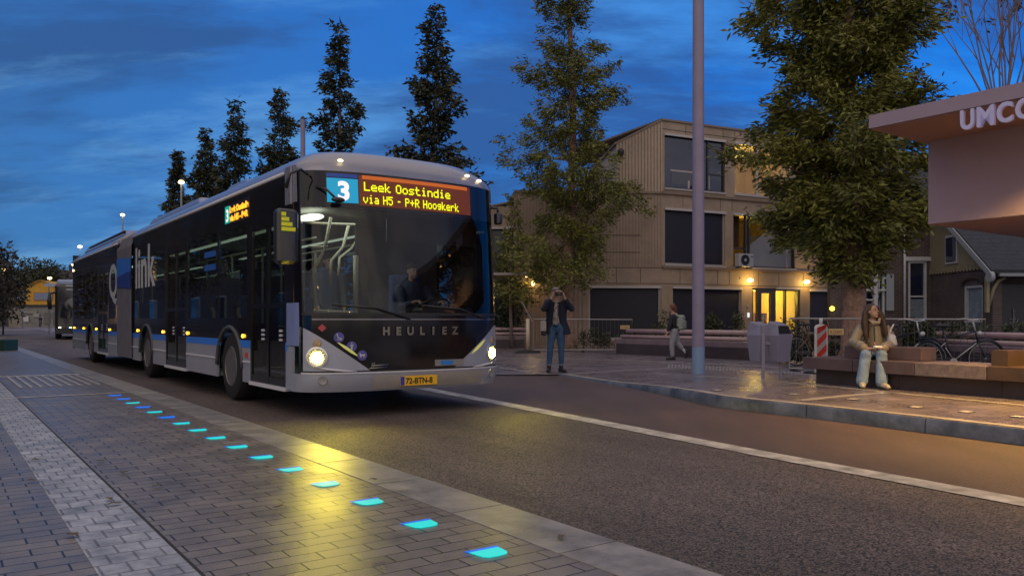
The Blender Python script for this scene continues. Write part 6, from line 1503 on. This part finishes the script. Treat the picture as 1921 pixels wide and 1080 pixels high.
h_, k_, a_ = lg_[1]; limb(b, [h_, (h_ + k_) / 2, k_, (k_ + a_) / 2], [.108, .092, .076, .066]); b.ball((0, 0, .84), (.13, .14, .12)); cloth(b, 'trousers', M_tr, wk)
b = MB(); limb(b, [(k_ + a_) / 2 + V((.02, 0, -.02)), a_], [.045, .040]); cloth(b, 'sock', mat('sock_white', (.50, .50, .55), .8), wk, .010, 1)
b = MB(); shoe(b, lg_[0][2], (-1, .25, 0), .24); cloth(b, 'shoe', MATS['boot_black'], wk, .010, 1)
b = MB(); b.tube([a_ + V((.02, 0, .03)), a_ + V((.045, 0, -.06)), a_ + V((.02, 0, -.15))], [.045, .045, .035], 10); b.ball(a_ + V((.02, 0, -.15)), .035); b.ball(a_ + V((.02, 0, .03)), .045); cloth(b, 'shoe', MATS['boot_black'], wk, .010, 1)
b = MB(); b.tube([V((-.04, 0, 1.28)), V((-.02, 0, 1.15)), V((0, 0, 1.0)), V((0, 0, .80))], [.10, .155, .15, .155], 16, sy=.95)
for s1, e1, w1 in aw: limb(b, [s1, e1, e1 + (w1 - e1) * .8], [.075, .062, .050])
cloth(b, 'jacket', mat('jacket_dark', (.016, .017, .028), .7, bump=(25, .5, .01)), wk)
b = MB(); b.ball((-.06, -.01, 1.47), (.088, .092, .10), 14, 10); b.tube([V((-.02, -.01, 1.46)), V((.01, -.01, 1.34))], [.075, .05], 10); cloth(b, 'hair', mat('hair_auburn', (.17, .065, .035), .7, bump=(40, .6, .01)), wk, .012, 2)
bpk = thing('backpack', 'pale grey-green backpack on the back of the walker', 'backpack', wp)
b = MB(); b.rbox((.15, -.08, 1.04), (.20, .30, .42), .07, seg=5, rz=R(-25)); b.build('pack', mat('pack_grey', (.26, .29, .27), .7, var=(10, .2)), bpk, 'auto')
b = MB(); b.rbox((.235, -.13, .98), (.10, .22, .24), .05, seg=4, rz=R(-25)); b.build('front_pocket', mat('pack_green', (.19, .22, .19), .7), bpk, 'auto'); MB().tube([(.06, -.19, 1.20), (-.07, -.22, 1.16), (-.09, -.20, 1.0), (.06, -.2, .90)], .016, 6).build('strap', MATS['bag_black'], bpk, True)

# the seated woman
so = GP(1638, 735); so = V((so.x, 12.3, 0)); wo = thing('person', 'woman with long brown hair in olive puffer jacket and wide pale jeans sitting on bench', 'person', so)
def Q(x, y, Y): return P(x, y, 12.30 + (Y - 12.40) * 1.55) - so
b = MB(); hc = Q(1637, 584, 12.36); HM = head(b, hc, (.42, -1, .20), 1.0)
limb(b, [Q(1638, 608, 12.38), hc + V((0, .02, -.06))], [.052, .048]); limb(b, [Q(1640, 665, 12.45), Q(1639, 640, 12.45), Q(1638, 616, 12.42)], [.13, .13, .13])
shR, shL = Q(1614, 618, 12.4), Q(1663, 619, 12.42); elR, elL = Q(1601, 642, 12.25), Q(1672, 645, 12.3); wrR, wrL = Q(1622, 653, 12.02), Q(1657, 653, 12.02)
for s1, e1, w1 in ((shR, elR, wrR), (shL, elL, wrL)): limb(b, [s1, e1, w1], [.045, .038, .025])
hand(b, wrR, (1, -.5, -.1), (.2, -.2, -1), (.3, -.8, .4)); hand(b, wrL, (-1, -.4, .0), (-.2, .2, 1), (-.3, -.8, .4))
hpR, hpL = Q(1631, 668, 12.40), Q(1649, 668, 12.40); knR, knL = Q(1624, 665, 11.97), Q(1654, 665, 11.92); anR, anL = Q(1617, 717, 11.96), Q(1654, 719, 11.86)
for h_, k_, a_ in ((hpR, knR, anR), (hpL, knL, anL)): limb(b, [h_, k_, a_], [.080, .055, .036])
cloth(b, 'body', M_skin, wo, .0085, 2); face(wo, HM, M_skin)
b = MB()
for h_, k_, a_ in ((hpR, knR, anR), (hpL, knL, anL)): limb(b, [h_, (h_ + k_) / 2, k_, (k_ + a_) / 2, a_ + V((0, 0, .02))], [.10, .092, .080, .078, .084])
b.ball((hpR + hpL) / 2, (.18, .13, .09)); cloth(b, 'jeans', mat('jeans_pale', (.19, .28, .42), .85, var=(7, .25), bump=(18, .7, .02)), wo)
zs_ = zp(V((so.x, 11.55, 0)).dot(dd))
for a_, dr_, nm_ in ((anR, (-.35, -1, 0), 0), (anL, (.05, -1, 0), 1)):
    b = MB(); shoe(b, V((a_.x, a_.y, 0)), dr_, .27, zs_ + .012, .047); cloth(b, 'shoe', mat('trainer', (.46, .42, .34), .6, var=(30, .5)), wo, .009, 1)
    b = MB(); h = V((a_.x, a_.y, zs_)) - V(dr_).normalized() * .06; t_ = V(dr_).normalized(); b.tube([h + V((0, 0, .012)), h + t_ * .10 + V((0, 0, .012)), h + t_ * .24 + V((0, 0, .014))], [.045, .05, .038], 12, sy=.28); b.build('sole', mat('sole_dark', (.04, .035, .03), .7), wo, True)
b = MB(); ct, cb_ = Q(1638, 612, 12.42), Q(1640, 668, 12.40)
for k in range(5):
    q = k / 4; c_ = ct.lerp(cb_, q); b.ball(c_, (.165 + .03 * math.sin(q * PI) + .01, .125, .062), 16, 8)
b.tube([ct, cb_], [.15, .185], 16, sy=.8)
for s1, e1, w1 in ((shR, elR, wrR), (shL, elL, wrL)):
    for k in range(7):
        q = k / 6; p = s1.lerp(e1, min(1, q * 2)) if q < .5 else e1.lerp(w1, (q - .5) * 1.8); b.ball(p, .082 - .012 * q + .006 * (k % 2), 12, 8)
    limb(b, [s1, e1, e1.lerp(w1, .88)], [.074, .070, .058])
cloth(b, 'jacket', mat('olive_puffer', (.25, .215, .155), .45, var=(3, .12), bump=(12, .5, .02)), wo, .012, 2)
b = MB(); b.tube([hc + V((-.06, -.01, -.13)), hc + V((-.05, -.09, -.17)), hc + V((.05, -.10, -.17)), hc + V((.10, -.02, -.10))], [.022, .025, .026, .022], 8); cloth(b, 'collar', mat('collar_cream', (.40, .35, .28), .8), wo, .010, 2)
b = MB(); b.tube([Q(1640, 612, 12.25), Q(1641, 640, 12.23), Q(1642, 664, 12.20)], .010, 6); b.build('zip', M_dark, wo)
b = MB(); b.ball(hc + V((-.01, .035, .028)), (.095, .095, .098), 16, 12)
for (dx, w, l, fy_) in ((-.085, .045, .40, .0), (-.12, .05, .44, -.04), (.075, .04, .32, .02), (.11, .045, .38, -.02), (-.05, .06, .42, .08), (.05, .06, .38, .08), (-.13, .045, .46, -.09), (.13, .04, .40, -.07)):
    b.tube([hc + V((dx * .45, .03, .07)), hc + V((dx * .95, .01 + fy_ * .3, -.04)), hc + V((dx * 1.15, fy_ + .01, -.18)), hc + V((dx * 1.2, fy_ - .03, -l * .8)), hc + V((dx * 1.1, fy_ - .05, -l))], [w * .9, w, w * 1.05, w * .8, w * .25], 8)
cloth(b, 'hair', mat('hair_brown', (.055, .032, .02), .6, bump=(50, .7, .01)), wo, .010, 2)
ph = thing('phone', 'bright small phone held in the lap of the seated woman', 'phone', so); MB().rbox(Q(1647, 651, 11.92), (.12, .07, .022), .008).build('case', mat('phone_pale', (.70, .68, .55), .3), ph, 'auto'); MB().box(Q(1647, 650, 11.92) + V((0, 0, .008)), (.10, .055, .006)).build('screen', emit('phone_screen', (1, .97, .75), .9), ph)

# the bus driver behind the wheel (bus frame)
dv = thing('person', 'driver in dark blue uniform behind the wheel inside the articulated bus', 'person', bus.location + Vector((0, 0, .03)), YAW)
b = MB(); HM = head(b, (.66, 1.28, 1.78), (0, -1, 0)); limb(b, [V((.66, 1.32, 1.58)), V((.66, 1.30, 1.70))], [.055, .05]); limb(b, [V((.66, 1.34, 1.06)), V((.66, 1.34, 1.50))], [.15, .14])
for sg in (-1, 1):
    s1, e1, w1 = V((.66 + sg * .20, 1.30, 1.52)), V((.66 + sg * .26, 1.10, 1.28)), V((.66 + sg * .19, .86, 1.34)); limb(b, [s1, e1, w1], [.05, .042, .028]); hand(b, w1, (-.1 * sg, -1, .1), (0, -.2, -1), (-sg, 0, 0))
    limb(b, [V((.66 + sg * .09, 1.30, 1.02)), V((.66 + sg * .14, .85, 1.02)), V((.66 + sg * .12, .70, .55))], [.08, .06, .045])
cloth(b, 'body', M_skin, dv, .012, 2); face(dv, HM, M_skin)
b = MB(); limb(b, [V((.66, 1.34, 1.02)), V((.66, 1.34, 1.5))], [.19, .17])
for sg in (-1, 1): limb(b, [V((.66 + sg * .20, 1.30, 1.52)), V((.66 + sg * .26, 1.10, 1.28)), V((.66 + sg * .20, .92, 1.33))], [.075, .06, .045])
cloth(b, 'jacket', mat('uniform', (.03, .045, .10), .8), dv); b = MB(); b.ball((.66, 1.30, 1.83), (.085, .10, .08)); cloth(b, 'hair', MATS['hair_dark'], dv)
b = MB()
for sg in (-1, 1): limb(b, [V((.66 + sg * .09, 1.30, 1.02)), V((.66 + sg * .14, .85, 1.02)), V((.66 + sg * .12, .70, .55))], [.10, .08, .06])
cloth(b, 'trousers', MATS['boot_black'], dv)
for (x, y, cl_, lab) in ((-.98, 4.60, (.07, .06, .07), 'standing passenger in a dark coat inside the bus just behind the front door'), (-.05, 2.55, (.04, .07, .13), 'standing passenger in blue inside the bus behind the windscreen rails')):
    pv = thing('person', lab, 'person', bus.location + dn * x + dd * y + Vector((0, 0, .37)), YAW)
    b = MB(); HM = head(b, (0, 0, 1.62), (0, -1, 0)); limb(b, [V((0, .02, 1.42)), V((0, 0, 1.54))], [.055, .05]); limb(b, [V((0, .02, .95)), V((0, .02, 1.34))], [.14, .14])
    for sg in (-1, 1):
        s1, e1, w1 = V((sg * .19, 0, 1.38)), V((sg * .24, .0, 1.12)), V((sg * .20, -.12, .92)); limb(b, [s1, e1, w1], [.05, .042, .028]); hand(b, w1, (0, -.4, -1), (0, -1, 0), (-sg, 0, 0)); limb(b, [V((sg * .09, 0, .9)), V((sg * .1, 0, .48)), V((sg * .1, 0, .08))], [.08, .06, .045])
    cloth(b, 'body', M_skin, pv, .012, 2); face(pv, HM, M_skin); b = MB(); limb(b, [V((0, .02, .80)), V((0, .02, 1.36))], [.18, .16])
    for sg in (-1, 1): limb(b, [V((sg * .19, 0, 1.38)), V((sg * .24, .0, 1.12)), V((sg * .21, -.08, .98))], [.075, .06, .05])
    cloth(b, 'coat', mat('coat_%d' % int(cl_[0] * 100), cl_, .8), pv); b = MB(); b.ball((0, .02, 1.67), (.085, .10, .08)); cloth(b, 'hair', MATS['hair_dark'], pv)
    b = MB()
    for sg in (-1, 1): limb(b, [V((sg * .09, 0, .9)), V((sg * .1, 0, .48)), V((sg * .1, 0, .08))], [.10, .08, .06]); shoe(b, (sg * .1, 0, 0), (0, -1, 0))
    cloth(b, 'trousers', MATS['boot_black'], pv)

# distant cyclist in front of the yellow house
cyl = V((tx(80, 116), 116, 0)); bicycle('tiny distant bicycle ridden in front of the yellow house', cyl + V((-.3, 0, 0)), R(-60), M_bkblk, M_galv)
cy_ = thing('person', 'distant cyclist in dark clothes riding in front of the yellow house', 'person', cyl + V((-.3, 0, 0)), R(-60))
b = MB(); HM = head(b, (.42, 0, 1.62), (1, 0, 0)); limb(b, [V((.30, 0, 1.42)), V((.38, 0, 1.53))], [.05, .05]); limb(b, [V((.2, 0, 1.02)), V((.30, 0, 1.38))], [.14, .14])
for sg in (-1, 1): limb(b, [V((.3, sg * .17, 1.36)), V((.5, sg * .24, 1.18)), V((.66, sg * .26, 1.12))], [.05, .04, .03]); hand(b, V((.66, sg * .26, 1.12)), (1, 0, -.1), (0, 0, -1), (0, -sg, 0)); limb(b, [V((.2, sg * .09, 1.0)), V((.55, sg * .1, .74 + sg * .08)), V((.45, sg * .1, .30 + sg * .14))], [.08, .06, .04])
cloth(b, 'body', M_skin, cy_, .014, 2); b = MB(); limb(b, [V((.2, 0, 1.0)), V((.30, 0, 1.38))], [.19, .17])
for sg in (-1, 1): limb(b, [V((.3, sg * .17, 1.36)), V((.5, sg * .24, 1.18)), V((.62, sg * .26, 1.13))], [.07, .06, .05]); limb(b, [V((.2, sg * .09, 1.0)), V((.55, sg * .1, .74 + sg * .08)), V((.45, sg * .1, .34 + sg * .14))], [.10, .08, .06])
cloth(b, 'clothes', MATS['boot_black'], cy_, .016); b = MB(); b.ball((.41, 0, 1.67), (.10, .085, .08)); cloth(b, 'hair', MATS['hair_dark'], cy_, .02)

# lamps on the square behind the viewer: they shine as small reflections in the windscreen and the black front of the bus
for x, y, h, nm in ((-5.5, -13, 5.2, 'nearest the guide strip'), (3.5, -22, 6.0, 'farthest from the bus'), (10.5, -9, 4.6, 'nearest the shelter'), (-14, -26, 6.0, 'left and far')):
    street_lamp(Vector((x, y, 0)), h, 'lit street lamp behind the viewer mirrored in the bus front, ' + nm, grp='street lamps behind the viewer', e=40, r=.13)
